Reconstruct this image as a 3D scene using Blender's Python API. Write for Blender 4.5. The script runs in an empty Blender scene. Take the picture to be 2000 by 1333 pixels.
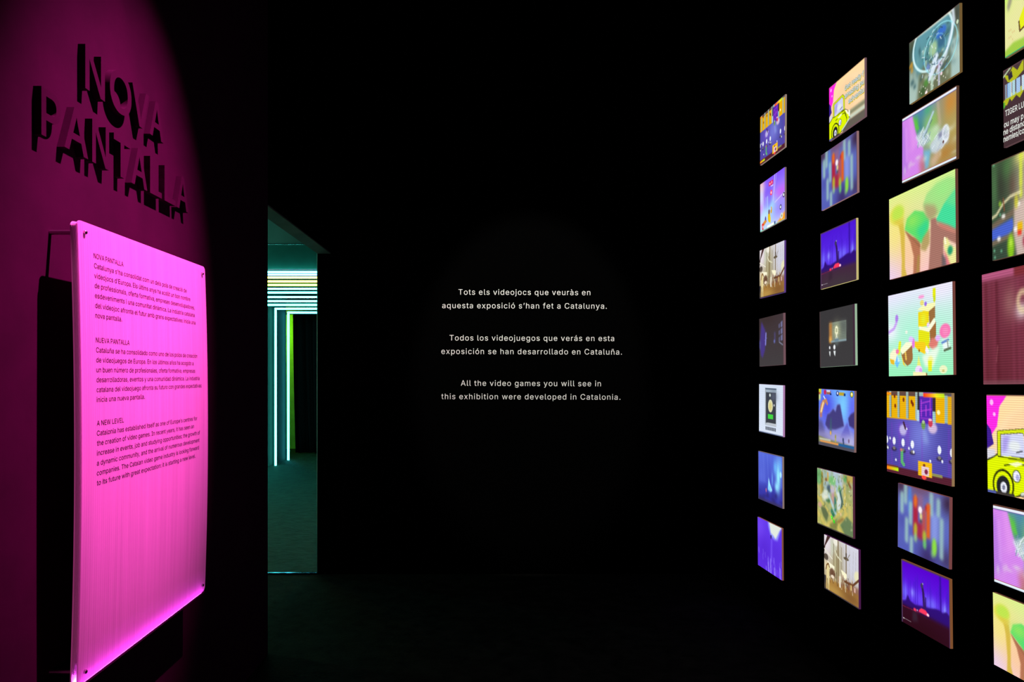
import bpy, bmesh, math, random
import numpy as np
from mathutils import Vector, geometry

S = bpy.context.scene
COL = S.collection
R = math.radians

# ------------------------------------------------------------------ camera, world, lights, exposure
EYE = 1.45
cam_d = bpy.data.cameras.new('camera'); cam = bpy.data.objects.new('camera', cam_d); COL.objects.link(cam)
cam.location = (0, 0, EYE); cam.rotation_euler = (R(90), 0, 0)
cam_d.sensor_width = 36; cam_d.lens = 36 * 1400 / 2000
cam_d.shift_x = 0.0225; cam_d.shift_y = 0.03225; cam_d.clip_start = 0.02
S.camera = cam
world = bpy.data.worlds.new('world'); S.world = world; world.use_nodes = True
world.node_tree.nodes['Background'].inputs[0].default_value = (0, 0, 0, 1)
world.node_tree.nodes['Background'].inputs[1].default_value = 0
S.view_settings.view_transform = 'Standard'; S.view_settings.look = 'None'
S.view_settings.gamma = 1; S.view_settings.exposure = 0; S.view_settings.use_curve_mapping = False

def lamp(name, kind, loc, energy, color, target=None, **kw):
    d = bpy.data.lights.new(name, kind); o = bpy.data.objects.new(name, d); COL.objects.link(o)
    o.location = loc; d.energy = energy; d.color = color
    for k, v in kw.items(): setattr(d, k, v)
    if target is not None:
        o.rotation_euler = (Vector(target) - Vector(loc)).to_track_quat('-Z', 'Y').to_euler()
    return o
spot = lamp('magenta_spotlight', 'SPOT', (0.85, 2.35, 5.9), 6300, (1, .085, .545), (-1.13, 2.21, 1.70),
            spot_size=R(14.8), spot_blend=1, shadow_soft_size=.02)
spot.scale = (1.36, 1, 1)                        # an oval beam
lamp('lettering_fill_spot', 'SPOT', (0.3, 2.3, 4.6), 860, (1, .96, .9), (0.3, 5.19, 1.60),  # unseen spot added to light the white lettering
     spot_size=R(25), spot_blend=.4, shadow_soft_size=.03)
lamp('passage_fill', 'POINT', (-2.9, 4.3, 1.2), 26, (.34, 1, .66), shadow_soft_size=.1)  # hidden fill light added to reach the lintel underside and near passage
lamp('passage_fill_high', 'POINT', (-3.2, 6.2, 2.9), 24, (.12, 1, .76), shadow_soft_size=.1)  # second hidden fill, added to brighten the tunnel front
lamp('panel_edge_fill', 'SPOT', (-0.98, -1.6, .95), 120, (1, .12, .5), (-1.068, 1.84, 1.2), spot_size=R(21), spot_blend=.4, shadow_soft_size=.03)  # unseen spot added only to brighten the side edge of the panel
lamp('bay_lamp', 'POINT', (-3.95, 13.2, 2.3), 26, (.38, 1, .05), shadow_soft_size=.08)

# ------------------------------------------------------------------ helpers
def lin(c):
    out = []
    for v in c:
        v = v / 255
        out.append(v / 12.92 if v <= .04045 else ((v + .055) / 1.055) ** 2.4)
    return tuple(out)

def mat(name, color, rough=.8, metal=0., spec=.3, bump=None, vary=None):
    m = bpy.data.materials.new(name); m.use_nodes = True
    nt = m.node_tree; b = nt.nodes['Principled BSDF']
    b.inputs['Base Color'].default_value = (*color, 1); b.inputs['Roughness'].default_value = rough
    b.inputs['Metallic'].default_value = metal; b.inputs['Specular IOR Level'].default_value = spec
    tc = nt.nodes.new('ShaderNodeTexCoord')
    if vary:
        n = nt.nodes.new('ShaderNodeTexNoise'); n.inputs['Scale'].default_value = vary[0]; n.inputs['Detail'].default_value = 6
        nt.links.new(tc.outputs['Object'], n.inputs['Vector'])
        r = nt.nodes.new('ShaderNodeMapRange'); r.inputs[1].default_value = .3; r.inputs[2].default_value = .7
        r.inputs[3].default_value = 1 - vary[1]; r.inputs[4].default_value = 1 + vary[1]
        mx = nt.nodes.new('ShaderNodeVectorMath'); mx.operation = 'SCALE'; mx.inputs[0].default_value = color
        nt.links.new(n.outputs['Fac'], r.inputs[0]); nt.links.new(r.outputs[0], mx.inputs['Scale'])
        nt.links.new(mx.outputs[0], b.inputs['Base Color'])
    if bump:
        n = nt.nodes.new('ShaderNodeTexNoise'); n.inputs['Scale'].default_value = bump[0]; n.inputs['Detail'].default_value = 8
        bp = nt.nodes.new('ShaderNodeBump'); bp.inputs['Strength'].default_value = bump[1]; bp.inputs['Distance'].default_value = bump[2]
        nt.links.new(tc.outputs['Object'], n.inputs['Vector']); nt.links.new(n.outputs['Fac'], bp.inputs['Height'])
        nt.links.new(bp.outputs[0], b.inputs['Normal'])
    return m

def emit(name, color, strength=1.):
    m = bpy.data.materials.new(name); m.use_nodes = True; nt = m.node_tree
    nt.nodes.clear()
    o = nt.nodes.new('ShaderNodeOutputMaterial'); e = nt.nodes.new('ShaderNodeEmission')
    e.inputs[0].default_value = (*color, 1); e.inputs[1].default_value = strength
    nt.links.new(e.outputs[0], o.inputs[0]); return m

def tag(o, label=None, cat=None, group=None, kind=None):
    if label: o['label'] = label
    if cat: o['category'] = cat
    if group: o['group'] = group
    if kind: o['kind'] = kind
    return o

def empty(name, loc, label, cat, group=None):
    o = bpy.data.objects.new(name, None); COL.objects.link(o); o.location = loc; o.empty_display_size = .05
    return tag(o, label, cat, group)

def place(name, me, m, parent=None):
    """link a mesh given in world coordinates; its origin becomes the base of its own box or that of its parent"""
    if m: me.materials.append(m)
    n = len(me.vertices); co = np.empty(n * 3, np.float32); me.vertices.foreach_get('co', co); co = co.reshape(-1, 3)
    if parent:
        p = parent; org = Vector((0, 0, 0))
        while p: org = org + p.location; p = p.parent
    else:
        lo, hi = co.min(0), co.max(0); org = Vector(((lo[0] + hi[0]) / 2, (lo[1] + hi[1]) / 2, lo[2]))
    co = co - np.array(org, np.float32); me.vertices.foreach_set('co', co.ravel()); me.update()
    o = bpy.data.objects.new(name, me); COL.objects.link(o)
    if parent: o.parent = parent
    else: o.location = org
    return o

def from_bm(bm, name='mesh', smooth=False):
    bmesh.ops.recalc_face_normals(bm, faces=bm.faces)
    me = bpy.data.meshes.new(name); bm.to_mesh(me); bm.free()
    if smooth: me.polygons.foreach_set('use_smooth', [True] * len(me.polygons))
    return me

def add_box(bm, x0, x1, y0, y1, z0, z1):
    v = [bm.verts.new((x, y, z)) for x in (x0, x1) for y in (y0, y1) for z in (z0, z1)]
    for f in ((0, 1, 3, 2), (4, 6, 7, 5), (0, 4, 5, 1), (2, 3, 7, 6), (0, 2, 6, 4), (1, 5, 7, 3)):
        bm.faces.new([v[i] for i in f])

def box_mesh(*a, bevel=0):
    bm = bmesh.new(); add_box(bm, *a)
    if bevel: bmesh.ops.bevel(bm, geom=bm.edges[:], offset=bevel, segments=2, affect='EDGES')
    return from_bm(bm)

def add_cyl(bm, p0, p1, r0, r1=None, n=20):
    r1 = r0 if r1 is None else r1
    p0, p1 = Vector(p0), Vector(p1); q = (p1 - p0).to_track_quat('Z', 'Y')
    a = [bm.verts.new(p0 + q @ Vector((r0 * math.cos(t), r0 * math.sin(t), 0))) for t in [2 * math.pi * i / n for i in range(n)]]
    b = [bm.verts.new(p1 + q @ Vector((r1 * math.cos(t), r1 * math.sin(t), 0))) for t in [2 * math.pi * i / n for i in range(n)]]
    for i in range(n): bm.faces.new((a[i], a[(i + 1) % n], b[(i + 1) % n], b[i]))
    bm.faces.new(a[::-1]); bm.faces.new(b)

def struct(name, me, m):
    return tag(place(name, me, m), kind='structure')

# ---- lettering: returns numpy vertices (x along the line, y up) and triangles, size 1
CAP = .682
try:                                             # Blender's own interface typeface; the built-in one if it is missing
    import os
    FONT = bpy.data.fonts.load(os.path.join(bpy.utils.system_resource('DATAFILES'), 'fonts', 'Inter.woff2')); FS = CAP / .5087
except Exception:
    FONT, FS = None, 1.
def fill(body, space=1., res=6, bold=0.):
    """flat letters filled by winding number, so that overlapping contours of a glyph stay solid"""
    c = bpy.data.curves.new('t', 'FONT'); c.body = body; c.space_character = space
    if FONT: c.font = FONT
    o = bpy.data.objects.new('t', c); COL.objects.link(o)
    ev = o.evaluated_get(bpy.context.evaluated_depsgraph_get()); cu = ev.to_curve(bpy.context.evaluated_depsgraph_get())
    pts, eds = [], []
    for sp in cu.splines:
        loop = []
        if sp.type == 'BEZIER':
            b = sp.bezier_points; n = len(b)
            for i in range(n):
                p, q = b[i], b[(i + 1) % n]
                straight = (p.handle_right - p.co).cross(q.co - p.co).length < 1e-7 and (q.handle_left - q.co).cross(q.co - p.co).length < 1e-7
                loop += [p.co] if straight else geometry.interpolate_bezier(p.co, p.handle_right, q.handle_left, q.co, res + 1)[:-1]
        else: loop = [p.co for p in sp.points]
        k = len(pts); n = len(loop)
        if bold:                                     # move the contour outwards
            q = np.array([p[:2] for p in loop]); d = np.roll(q, -1, 0) - q; d /= np.linalg.norm(d, axis=1)[:, None] + 1e-12
            nn = np.stack([-d[:, 1], d[:, 0]], 1); m = nn + np.roll(nn, 1, 0); m /= np.maximum((m * m).sum(1), .8)[:, None] / 2
            loop = [tuple(a) for a in q + m * bold]
        pts += [Vector((p[0], p[1])) for p in loop]; eds += [(k + i, k + (i + 1) % n) for i in range(n)]
    ev.to_curve_clear(); bpy.data.objects.remove(o); bpy.data.curves.remove(c)
    V, _, F, _, _, _ = geometry.delaunay_2d_cdt(pts, eds, [], 0, 1e-6)
    V = np.array([v[:] for v in V]); F = np.array([f for f in F]); P = np.array([p[:] for p in pts]); Ed = np.array(eds)
    ctr = V[F].mean(1); a, b = P[Ed[:, 0]], P[Ed[:, 1]]; wind = np.zeros(len(F), int)
    for i in range(0, len(F), 500):
        x, y = ctr[i:i + 500, 0:1], ctr[i:i + 500, 1:2]
        side = (b[:, 0] - a[:, 0]) * (y - a[:, 1]) - (x - a[:, 0]) * (b[:, 1] - a[:, 1])
        wind[i:i + 500] = (((a[:, 1] <= y) & (b[:, 1] > y) & (side > 0)).astype(int) - ((a[:, 1] > y) & (b[:, 1] <= y) & (side < 0)).astype(int)).sum(1)
    F = F[wind != 0]; ids, inv = np.unique(F, return_inverse=True)
    v = np.zeros((len(ids), 3)); v[:, :2] = V[ids] * FS
    return v, [tuple(int(j) for j in q) for q in inv.reshape(F.shape)]

def mesh_of(v, f, name='lettering'):
    me = bpy.data.meshes.new(name); me.from_pydata([tuple(p) for p in v], [], f); me.update(); return me

# ------------------------------------------------------------------ materials
M = {}
M['wall_plum'] = mat('plum_plaster', (.026, .0002, .0155), .85, spec=.12, bump=(35, .12, .004), vary=(7, .16))
M['wall_black'] = mat('matt_black_paint', (.0008, .0008, .0008), 1, spec=0)
M['lintel'] = mat('dark_grey_paint', (.08, .08, .078), .9, spec=.1, vary=(5, .2))
M['floor'] = mat('black_carpet', (.011, .0095, .008), .95, spec=.05, bump=(60, .6, .01), vary=(14, .6))
M['floor_passage'] = mat('worn_dark_floor', (.0085, .019, .013), .8, spec=.12, bump=(18, .5, .02), vary=(9, .55))
M['teal'] = mat('painted_passage_wall', (.004, .014, .014), .8, spec=.2, vary=(3, .15))
M['teal_front'] = mat('teal_painted_board', (.02, .10, .085), .7, vary=(4, .2))
M['grey_board'] = mat('grey_board', (.16, .16, .15), .8, vary=(4, .15))
M['dark_teal'] = mat('dark_ceiling_paint', (.008, .012, .012), .9, spec=.1)
M['lime'] = mat('lime_paint', (.35, .55, .06), .8, vary=(8, .15))
M['curtain'] = mat('black_velvet', (.003, .003, .0035), 1, spec=0)
M['steel'] = mat('brushed_steel', (.55, .6, .65), .22, metal=1)
M['blue_steel'] = mat('dark_blue_metal', (.10, .17, .30), .14, metal=1)
M['pale_trim'] = mat('pale_trim', (.75, .78, .75), .45)
M['white_vinyl'] = mat('white_vinyl', (.80, .79, .75), .7, spec=.1)
M['ink'] = mat('dark_print', (.02, .004, .02), .6, spec=.1)
M['screw'] = mat('dark_screw_steel', (.5, .45, .48), .25, metal=1)
M['led'] = emit('led_strip_light', (1, .08, .95), 100)
M['channel'] = mat('dark_channel', (.05, .01, .045), .5)

# ------------------------------------------------------------------ the setting
XF, XB = -1.146, -1.242          # room face and back of the left wall
YJ, YE = 3.714, 5.19             # end of the left wall, end wall
XR = 1.7095                      # right wall
TOP = 6.3
struct('floor', box_mesh(-4.6, 2.2, -2.6, YE, -.1, 0), M['floor'])
struct('floor_passage', box_mesh(-5.2, .4, YE, 15, -.1, 0), M['floor_passage'])
struct('ceiling', box_mesh(-4.6, 2.2, -2.6, YE + .1, TOP, TOP + .1), M['wall_black'])
struct('wall_left', box_mesh(XB, XF, -2.6, YJ, 0, TOP), M['wall_plum'])
struct('trim_1', box_mesh(XB, XF, YJ, YE, 2.330, TOP), M['wall_black'])      # lintel over the opening
struct('trim_5', box_mesh(XB, XF, YJ, YE, 2.322, 2.330), M['lintel'])         # paler underside slab, its grey standing in for light from the passage
struct('wall_right', box_mesh(XR, XR + .1, -2.6, YE, 0, TOP), M['wall_black'])
struct('wall_end', box_mesh(XB, 2.2, YE, YE + .1, 0, TOP), M['wall_black'])
struct('wall_rear', box_mesh(-1.24, 2.2, -2.7, -2.6, 0, TOP), M['wall_black'])
# the passage behind the left wall, leading away past the end wall
struct('wall_passage_near', box_mesh(-4.6, XB, 2.3, 2.4, 0, 3.6), M['lintel'])
struct('wall_passage_left', box_mesh(-4.7, -4.6, 2.3, 7.3, 0, 3.6), M['teal'])
struct('wall_passage_right', box_mesh(-.5, -.4, YE + .1, 7.3, 0, 3.6), M['teal'])
struct('ceiling_passage', box_mesh(-4.7, -.4, YE + .1, 7.4, 3.6, 3.7), M['teal'])
bm = bmesh.new()                                                             # front of the neon tunnel
add_box(bm, -4.7, -.4, 7.3, 7.4, 2.52, 2.768); add_box(bm, -4.7, -3.43, 7.3, 7.4, 0, 2.52); add_box(bm, -.91, -.4, 7.3, 7.4, 0, 2.52)
struct('wall_tunnel_front', from_bm(bm), M['teal_front'])
struct('wall_tunnel_top', box_mesh(-4.7, -.4, 7.32, 7.4, 2.776, 3.6), M['grey_board'])
struct('wall_tunnel_left', box_mesh(-3.53, -3.43, 7.4, 12.12, 0, 2.8), M['teal'])
struct('wall_tunnel_right', box_mesh(-.91, -.81, 7.4, 12.12, 0, 2.8), M['teal'])
struct('ceiling_tunnel', box_mesh(-3.53, -.81, 7.4, 12.12, 2.8, 2.9), M['dark_teal'])
struct('wall_bay_far', box_mesh(-4.6, -3.2, 13.9, 14.0, 0, 2.6), M['lime'])
struct('wall_bay_left', box_mesh(-4.7, -4.6, 12.12, 14.0, 0, 2.6), M['lime'])
struct('wall_bay_near', box_mesh(-4.7, -3.53, 12.12, 12.2, 0, 2.6), M['lintel'])
struct('ceiling_bay', box_mesh(-4.7, -.4, 12.12, 14.0, 2.6, 2.7), M['lintel'])
struct('trim_2', box_mesh(-2.6, XB, YE - .012, YE + .016, 0, .0105, bevel=.003), M['blue_steel'])   # floor strip
bm = bmesh.new(); add_cyl(bm, (XB - .0034, YE + .012, .011), (XB - .0034, YE + .012, 3.6), .0032, n=16)
struct('trim_3', from_bm(bm, smooth=True), M['pale_trim'])          # round bead on the edge of the end wall
bm = bmesh.new(); add_cyl(bm, (-4.6, 7.294, 2.772), (-.5, 7.294, 2.772), .0055, n=16)
struct('trim_4', from_bm(bm, smooth=True), M['steel'])          # rail over the tunnel

# black curtain at the far end of the tunnel
bm = bmesh.new(); n = 150; prev = None
for i in range(n + 1):
    x = -3.555 + 2.6 * i / n
    y = 13.1 + .035 * math.sin(i * .75) + .015 * math.sin(i * 1.9)
    col = []
    for k in range(9):
        t = k / 8
        edge = .03 * t * (1 - i / n) * (1 if i < 4 else 0)
        col.append(bm.verts.new((x - .03 + .05 * (1 - t) ** 2 * (1 - i / n) + .0 - edge * 0, y * 1 + .02 * math.sin(t * 3 + i), .012 + 2.57 * t)))
    if prev:
        for k in range(8): bm.faces.new((prev[k], col[k], col[k + 1], prev[k + 1]))
    prev = col
me = from_bm(bm, smooth=True)
cur = place('black_curtain', me, M['curtain'])
tag(cur, 'black floor-length curtain hanging at the far end of the neon passage', 'curtain')
md = cur.modifiers.new('thick', 'SOLIDIFY'); md.thickness = .006

# ------------------------------------------------------------------ neon arches in the passage
CY, YL, WH = (.075, 1., .84), (1., .85, .083), (.1, 1., .9)
ARCH = [(7.27, WH, 'white neon arch bar, topmost of the stack in the passage'),
        (7.46, (.085, .3, .9), 'lilac-white neon arch bar just under the topmost thick one'),
        (7.68, YL, 'warm yellow-white neon arch bar, third from the top of the stack'),
        (8.00, (.95, .75, .075), 'deepest yellow neon arch bar, fourth from the top of the stack'),
        (8.32, (.5, 1, .075), 'greenish yellow neon arch bar, fifth from the top of the stack'),
        (8.69, (.085, 1., .45), 'pale mint neon arch bar just below the yellow bars'),
        (9.10, CY, 'cyan-white neon arch bar, second below the yellow bars'),
        (9.63, CY, 'cyan-white neon arch bar, third below the yellow bars'),
        (10.17, CY, 'cyan-white neon arch bar, fourth below the yellow bars'),
        (10.72, CY, 'lowest cyan-white neon bar that spans the whole opening without a visible leg'),
        (11.34, CY, 'larger cyan neon arch whose left leg stands free beside the dark opening edge'),
        (12.06, (.07, .9, 1.), 'innermost cyan neon arch framing the lime wall and black curtain')]
neon_mats = {}
for Y, c, lab in ARCH:
    if c not in neon_mats: neon_mats[c] = emit('neon_glow', c, 11)
    m = neon_mats[c]
    a = empty('neon_arch', (-2.16, Y, 0), lab, 'neon light', 'neon arches receding down the passage')
    h = .00125 * Y; zt = 2.484; xl, xr = -3.375, -.965
    place('top_bar', box_mesh(xl - h, xr + h, Y - h, Y + h, zt - h, zt + h, bevel=.004), m, a)
    for x in (xl, xr):
        place('side_bar', box_mesh(x - h, x + h, Y - h, Y + h, .0, zt - h, bevel=.004), m, a)

# ------------------------------------------------------------------ raised title NOVA PANTALLA on the left wall
DEPTH = .021
def title_letter(ch, y0, y1, z0, cap, label):
    v, f = fill(ch, res=16, bold=.012)
    lo, hi = v.min(0), v.max(0); n = len(v); ov = .003 if ch == 'O' else 0
    w = np.zeros((2 * n, 3))
    w[:n, 0] = XF + DEPTH; w[n:, 0] = XF
    w[:, 1] = np.tile(y0 + (v[:, 0] - lo[0]) / (hi[0] - lo[0]) * (y1 - y0), 2)
    w[:, 2] = np.tile(z0 - ov + (v[:, 1] - lo[1]) / (hi[1] - lo[1]) * (cap + 2 * ov), 2)
    dirs = {(q[k], q[(k + 1) % 3]) for q in f for k in range(3)}
    f = f + [tuple(a + n for a in q[::-1]) for q in f] + [(b, a, a + n, b + n) for a, b in dirs if (b, a) not in dirs]
    o = place('raised_letter', mesh_of(w, f), M['wall_plum'])
    tag(o, label, 'letter', 'raised letters of the wall title')
for ch, y0, y1, lab in (
    ('N', 1.998, 2.100, 'raised plum letter N opening the upper title word NOVA'),
    ('O', 2.128, 2.256, 'round raised plum letter O in the upper title word'),
    ('V', 2.262, 2.373, 'raised plum letter V in the upper title word'),
    ('A', 2.378, 2.480, 'raised plum letter A ending the upper title word NOVA')):
    title_letter(ch, y0, y1, 2.248, .123, lab)
for ch, y0, y1, lab in (
    ('P', 1.802, 1.884, 'raised plum letter P opening the lower title word PANTALLA'),
    ('A', 1.900, 2.012, 'raised plum letter A right after the P of the lower title word'),
    ('N', 2.033, 2.123, 'raised plum letter N in the lower title word PANTALLA'),
    ('T', 2.150, 2.250, 'raised plum letter T in the lower title word'),
    ('A', 2.256, 2.360, 'raised plum letter A between the T and the double L'),
    ('L', 2.380, 2.465, 'first raised plum letter L of the double L in PANTALLA'),
    ('L', 2.486, 2.572, 'second raised plum letter L, next to the final A'),
    ('A', 2.585, 2.684, 'raised plum letter A ending the lower title word PANTALLA')):
    title_letter(ch, y0, y1, 2.053, .122, lab)

# ------------------------------------------------------------------ glowing text panel on standoffs
PY0, PY1, PZ0, PZ1 = 1.842, 2.669, .640, 1.848
PX = -1.058
ZC, HH = (PZ0 + PZ1) / 2, (PZ1 - PZ0) / 2
def bulge(z): return .0115 * (1 - ((z - ZC) / HH) ** 2)

panel = empty('information_panel', (PX - .01, (PY0 + PY1) / 2, PZ0),
              'glowing pink translucent text panel standing off the left wall on metal rods', 'panel')

def sheet_mesh(xf, t, y0, y1, z0, z1, r=.016, nc=10):
    rows = []
    zs = [z0 + r * (1 - math.cos(a)) for a in [math.pi / 2 * i / 6 for i in range(7)]]
    zs += [z0 + r + (z1 - z0 - 2 * r) * i / 30 for i in range(1, 30)]
    zs += [z1 - r * (1 - math.cos(a)) for a in [math.pi / 2 * i / 6 for i in range(6, -1, -1)]]
    bm = bmesh.new(); F, B = [], []
    for z in zs:
        d = min(z - z0, z1 - z); ins = 0 if d >= r else r - math.sqrt(max(0, r * r - (r - d) ** 2))
        ys = [y0 + ins + (y1 - y0 - 2 * ins) * i / nc for i in range(nc + 1)]
        F.append([bm.verts.new((xf + bulge(z), y, z)) for y in ys])
        B.append([bm.verts.new((xf - t + bulge(z), y, z)) for y in ys])
    for i in range(len(zs) - 1):
        for j in range(nc):
            bm.faces.new((F[i][j], F[i][j + 1], F[i + 1][j + 1], F[i + 1][j]))
            bm.faces.new((B[i][j], B[i + 1][j], B[i + 1][j + 1], B[i][j + 1]))
        bm.faces.new((F[i][0], F[i + 1][0], B[i + 1][0], B[i][0]))
        bm.faces.new((F[i][nc], B[i][nc], B[i + 1][nc], F[i + 1][nc]))
    for j in range(nc):
        bm.faces.new((F[0][j], B[0][j], B[0][j + 1], F[0][j + 1]))
        bm.faces.new((F[-1][j], F[-1][j + 1], B[-1][j + 1], B[-1][j]))
    return from_bm(bm)

def ribbed(name, trans, color):
    m = bpy.data.materials.new(name); m.use_nodes = True; nt = m.node_tree; nt.nodes.clear()
    N = nt.nodes.new; L = nt.links.new
    out = N('ShaderNodeOutputMaterial'); mix = N('ShaderNodeMixShader'); d = N('ShaderNodeBsdfDiffuse'); t = N('ShaderNodeBsdfTranslucent')
    tc = N('ShaderNodeTexCoord'); sp = N('ShaderNodeSeparateXYZ'); L(tc.outputs['Object'], sp.inputs[0])
    mu = N('ShaderNodeMath'); mu.operation = 'MULTIPLY'; mu.inputs[1].default_value = 2 * math.pi / .0105; L(sp.outputs[1], mu.inputs[0])
    si = N('ShaderNodeMath'); si.operation = 'SINE'; L(mu.outputs[0], si.inputs[0])
    # flutes of uneven strength and a few faint scratches
    nz = N('ShaderNodeTexNoise'); nz.inputs['Scale'].default_value = 1; nz.inputs['Detail'].default_value = 5
    mp = N('ShaderNodeMapping'); mp.inputs['Scale'].default_value = (1, 60, 1.2); L(tc.outputs['Object'], mp.inputs[0]); L(mp.outputs[0], nz.inputs['Vector'])
    a = N('ShaderNodeMath'); a.operation = 'MULTIPLY_ADD'; a.inputs[1].default_value = .045; a.inputs[2].default_value = 0; L(si.outputs[0], a.inputs[0])
    b = N('ShaderNodeMath'); b.operation = 'MULTIPLY_ADD'; b.inputs[1].default_value = .30; b.inputs[2].default_value = .83; L(nz.outputs['Fac'], b.inputs[0])
    c = N('ShaderNodeMath'); c.operation = 'ADD'; L(a.outputs[0], c.inputs[0]); L(b.outputs[0], c.inputs[1])
    v = N('ShaderNodeVectorMath'); v.operation = 'SCALE'; v.inputs[0].default_value = color; L(c.outputs[0], v.inputs['Scale'])
    L(v.outputs[0], d.inputs[0]); L(v.outputs[0], t.inputs[0])
    bp = N('ShaderNodeBump'); bp.inputs['Strength'].default_value = .12; bp.inputs['Distance'].default_value = .002
    L(si.outputs[0], bp.inputs['Height']); L(bp.outputs[0], d.inputs['Normal'])
    mix.inputs[0].default_value = trans
    L(d.outputs[0], mix.inputs[1]); L(t.outputs[0], mix.inputs[2]); L(mix.outputs[0], out.inputs[0])
    return m
M['sheet_front'] = ribbed('fluted_translucent_sheet', .42, (.86, .70, .85))
M['sheet_mid'] = ribbed('fluted_inner_sheet', .55, (.95, .95, .95))
M['sheet_back'] = mat('pale_backing', (.8, .78, .8), .6)

place('front_sheet', sheet_mesh(PX, .0035, PY0, PY1, PZ0 + .006, PZ1), M['sheet_front'], panel)
place('backing_sheet', sheet_mesh(PX - .0165, .0035, PY0 + .001, PY1 - .001, PZ0, PZ1 - .002), M['sheet_back'], panel)
for k in range(4):
    place('inner_sheet', sheet_mesh(PX - .0043 - .0030 * k, .0026, PY0 + .001, PY1 - .001, PZ0 + (.08, .055, .04, .03)[k], PZ1 - .003), M['sheet_mid'], panel)
place('led_strip', box_mesh(PX - .0125, PX - .0055, PY0 + .012, PY1 - .02, PZ0 + .004, PZ0 + .008), M['led'], panel)
place('bottom_channel', box_mesh(PX - .020, PX + .0005, PY0 + .002, PY1 - .002, PZ0 - .004, PZ0 + .0035, bevel=.001), M['channel'], panel)
for y in (PY0 + .030, PY1 - .030):
    for z in (PZ1 - .028, PZ0 + .032):
        bm = bmesh.new(); xb = PX - .02 + bulge(z)
        add_cyl(bm, (XF + .001, y, z), (xb, y, z), .0065)
        st = place('standoff', from_bm(bm, smooth=False), M['screw'], panel)
        bm = bmesh.new(); x0 = PX + bulge(z)
        add_cyl(bm, (x0 - .0005, y, z), (x0 + .005, y, z), .0052, n=24); add_cyl(bm, (x0 + .005, y, z), (x0 + .0065, y, z), .0052, .004, n=24)
        place('screw_cap', from_bm(bm), M['screw'], st)

def panel_line(body, y0, y1, zbase, size, store):
    v, f = fill(body, res=3, bold=.006)
    lo, hi = v.min(0), v.max(0)
    w = np.empty_like(v)
    w[:, 1] = y0 + (v[:, 0] - lo[0]) / (hi[0] - lo[0]) * (y1 - y0)
    w[:, 2] = zbase + v[:, 1] * size
    w[:, 0] = PX + np.array([bulge(z) for z in w[:, 2]]) + .0003
    k = sum(len(a) for a, _ in store)
    store.append((w, [tuple(i + k for i in q) for q in f]))
def panel_block(lines, name, size=.0197):
    store = []
    for body, y1, zb in lines: panel_line(body, 1.913, y1, zb, size, store)
    me = mesh_of(np.vstack([a for a, _ in store]), [q for _, b in store for q in b])
    return place(name, me, M['ink'], panel)
def X2Y(x): return 1400 * 1.049 / (955 - x)          # measured line ends along the panel
LP = .0266
def block(head, hx, zh, lines):
    panel_block([(head, X2Y(hx), zh)], 'printed_heading')
    panel_block([(t, X2Y(x), zh - LP * (i + 1)) for i, (t, x) in enumerate(lines)], 'printed_paragraph')
block('NOVA PANTALLA', 245, 1.7600, [
    ("Catalunya s'ha consolidat com un dels pols de creació de", 367.2),
    ("videojocs d'Europa. Els últims anys ha acollit un bon nombre", 374),
    ("de professionals, oferta formativa, empreses desenvolupadores,", 381.9),
    ("esdeveniments i una comunitat dinàmica. La indústria catalana", 381.6),
    ("del videojoc afronta el futur amb grans expectatives: inicia una", 382.8),
    ("nova pantalla.", 239.4)])
block('NUEVA PANTALLA', 253, 1.5345, [
    ("Cataluña se ha consolidado como uno de los polos de creación", 385),
    ("de videojuegos de Europa. En los últimos años ha acogido a", 377.4),
    ("un buen número de profesionales, oferta formativa, empresas", 380.4),
    ("desarrolladoras, eventos y una comunidad dinámica. La industria", 388.8),
    ("catalana del videojuego afronta su futuro con grandes expectativas:", 393),
    ("inicia una nueva pantalla.", 281.4)])
block('A NEW LEVEL', 240, 1.3115, [
    ("Catalonia has established itself as one of Europe's centres for", 383.6),
    ("the creation of video games. In recent years, it has seen an", 377.4),
    ("increase in events, job and studying opportunities; the growth of", 389),
    ("a dynamic community, and the arrival of numerous development", 388),
    ("companies. The Catalan video game industry is looking forward", 387),
    ("to its future with great expectation: it is starting a new level.", 380.3)])

# ------------------------------------------------------------------ white lettering on the end wall
PPM = 1400 / YE
def wall_line(body, xa, xb, yb, parent, size=.0585):
    """one line of vinyl letters; tracking chosen so that it runs from xa to xb"""
    w = (xb - xa) / size
    v1, _ = fill(body, 1.0, res=1); v2, _ = fill(body, 1.3, res=1)
    a, b = np.ptp(v1[:, 0]), np.ptp(v2[:, 0])
    v, f = fill(body, 1 + .3 * (w - a) / (b - a), res=6)
    p = np.empty_like(v); t = R(-.22)
    x = (v[:, 0] - v[:, 0].min()) * size; z = v[:, 1] * size
    p[:, 0] = xa + x * math.cos(t) - z * math.sin(t); p[:, 2] = yb + x * math.sin(t) + z * math.cos(t)
    p[:, 1] = YE - .0008 - v[:, 2] * size
    # one mesh per word: letters closer than a word space belong together
    ends = np.array([(p[list(q), 0].min(), p[list(q), 0].max()) for q in f]); order = np.argsort(ends[:, 0])
    words, reach = [], -9
    for i in order:
        if ends[i, 0] > reach + .24 * size: words.append([])
        words[-1].append(f[i]); reach = max(reach, ends[i, 1])
    ln = bpy.data.objects.new('text_line', None); COL.objects.link(ln); ln.parent = parent
    for wf in words:
        ids = sorted({i for q in wf for i in q}); mp = {a: b for b, a in enumerate(ids)}
        place('word', mesh_of(p[ids], [tuple(mp[i] for i in q) for q in wf]), M['white_vinyl'], ln)
def px(x): return (x - 955) / PPM
def pz(y): return EYE + (731 - y) / PPM
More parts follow.
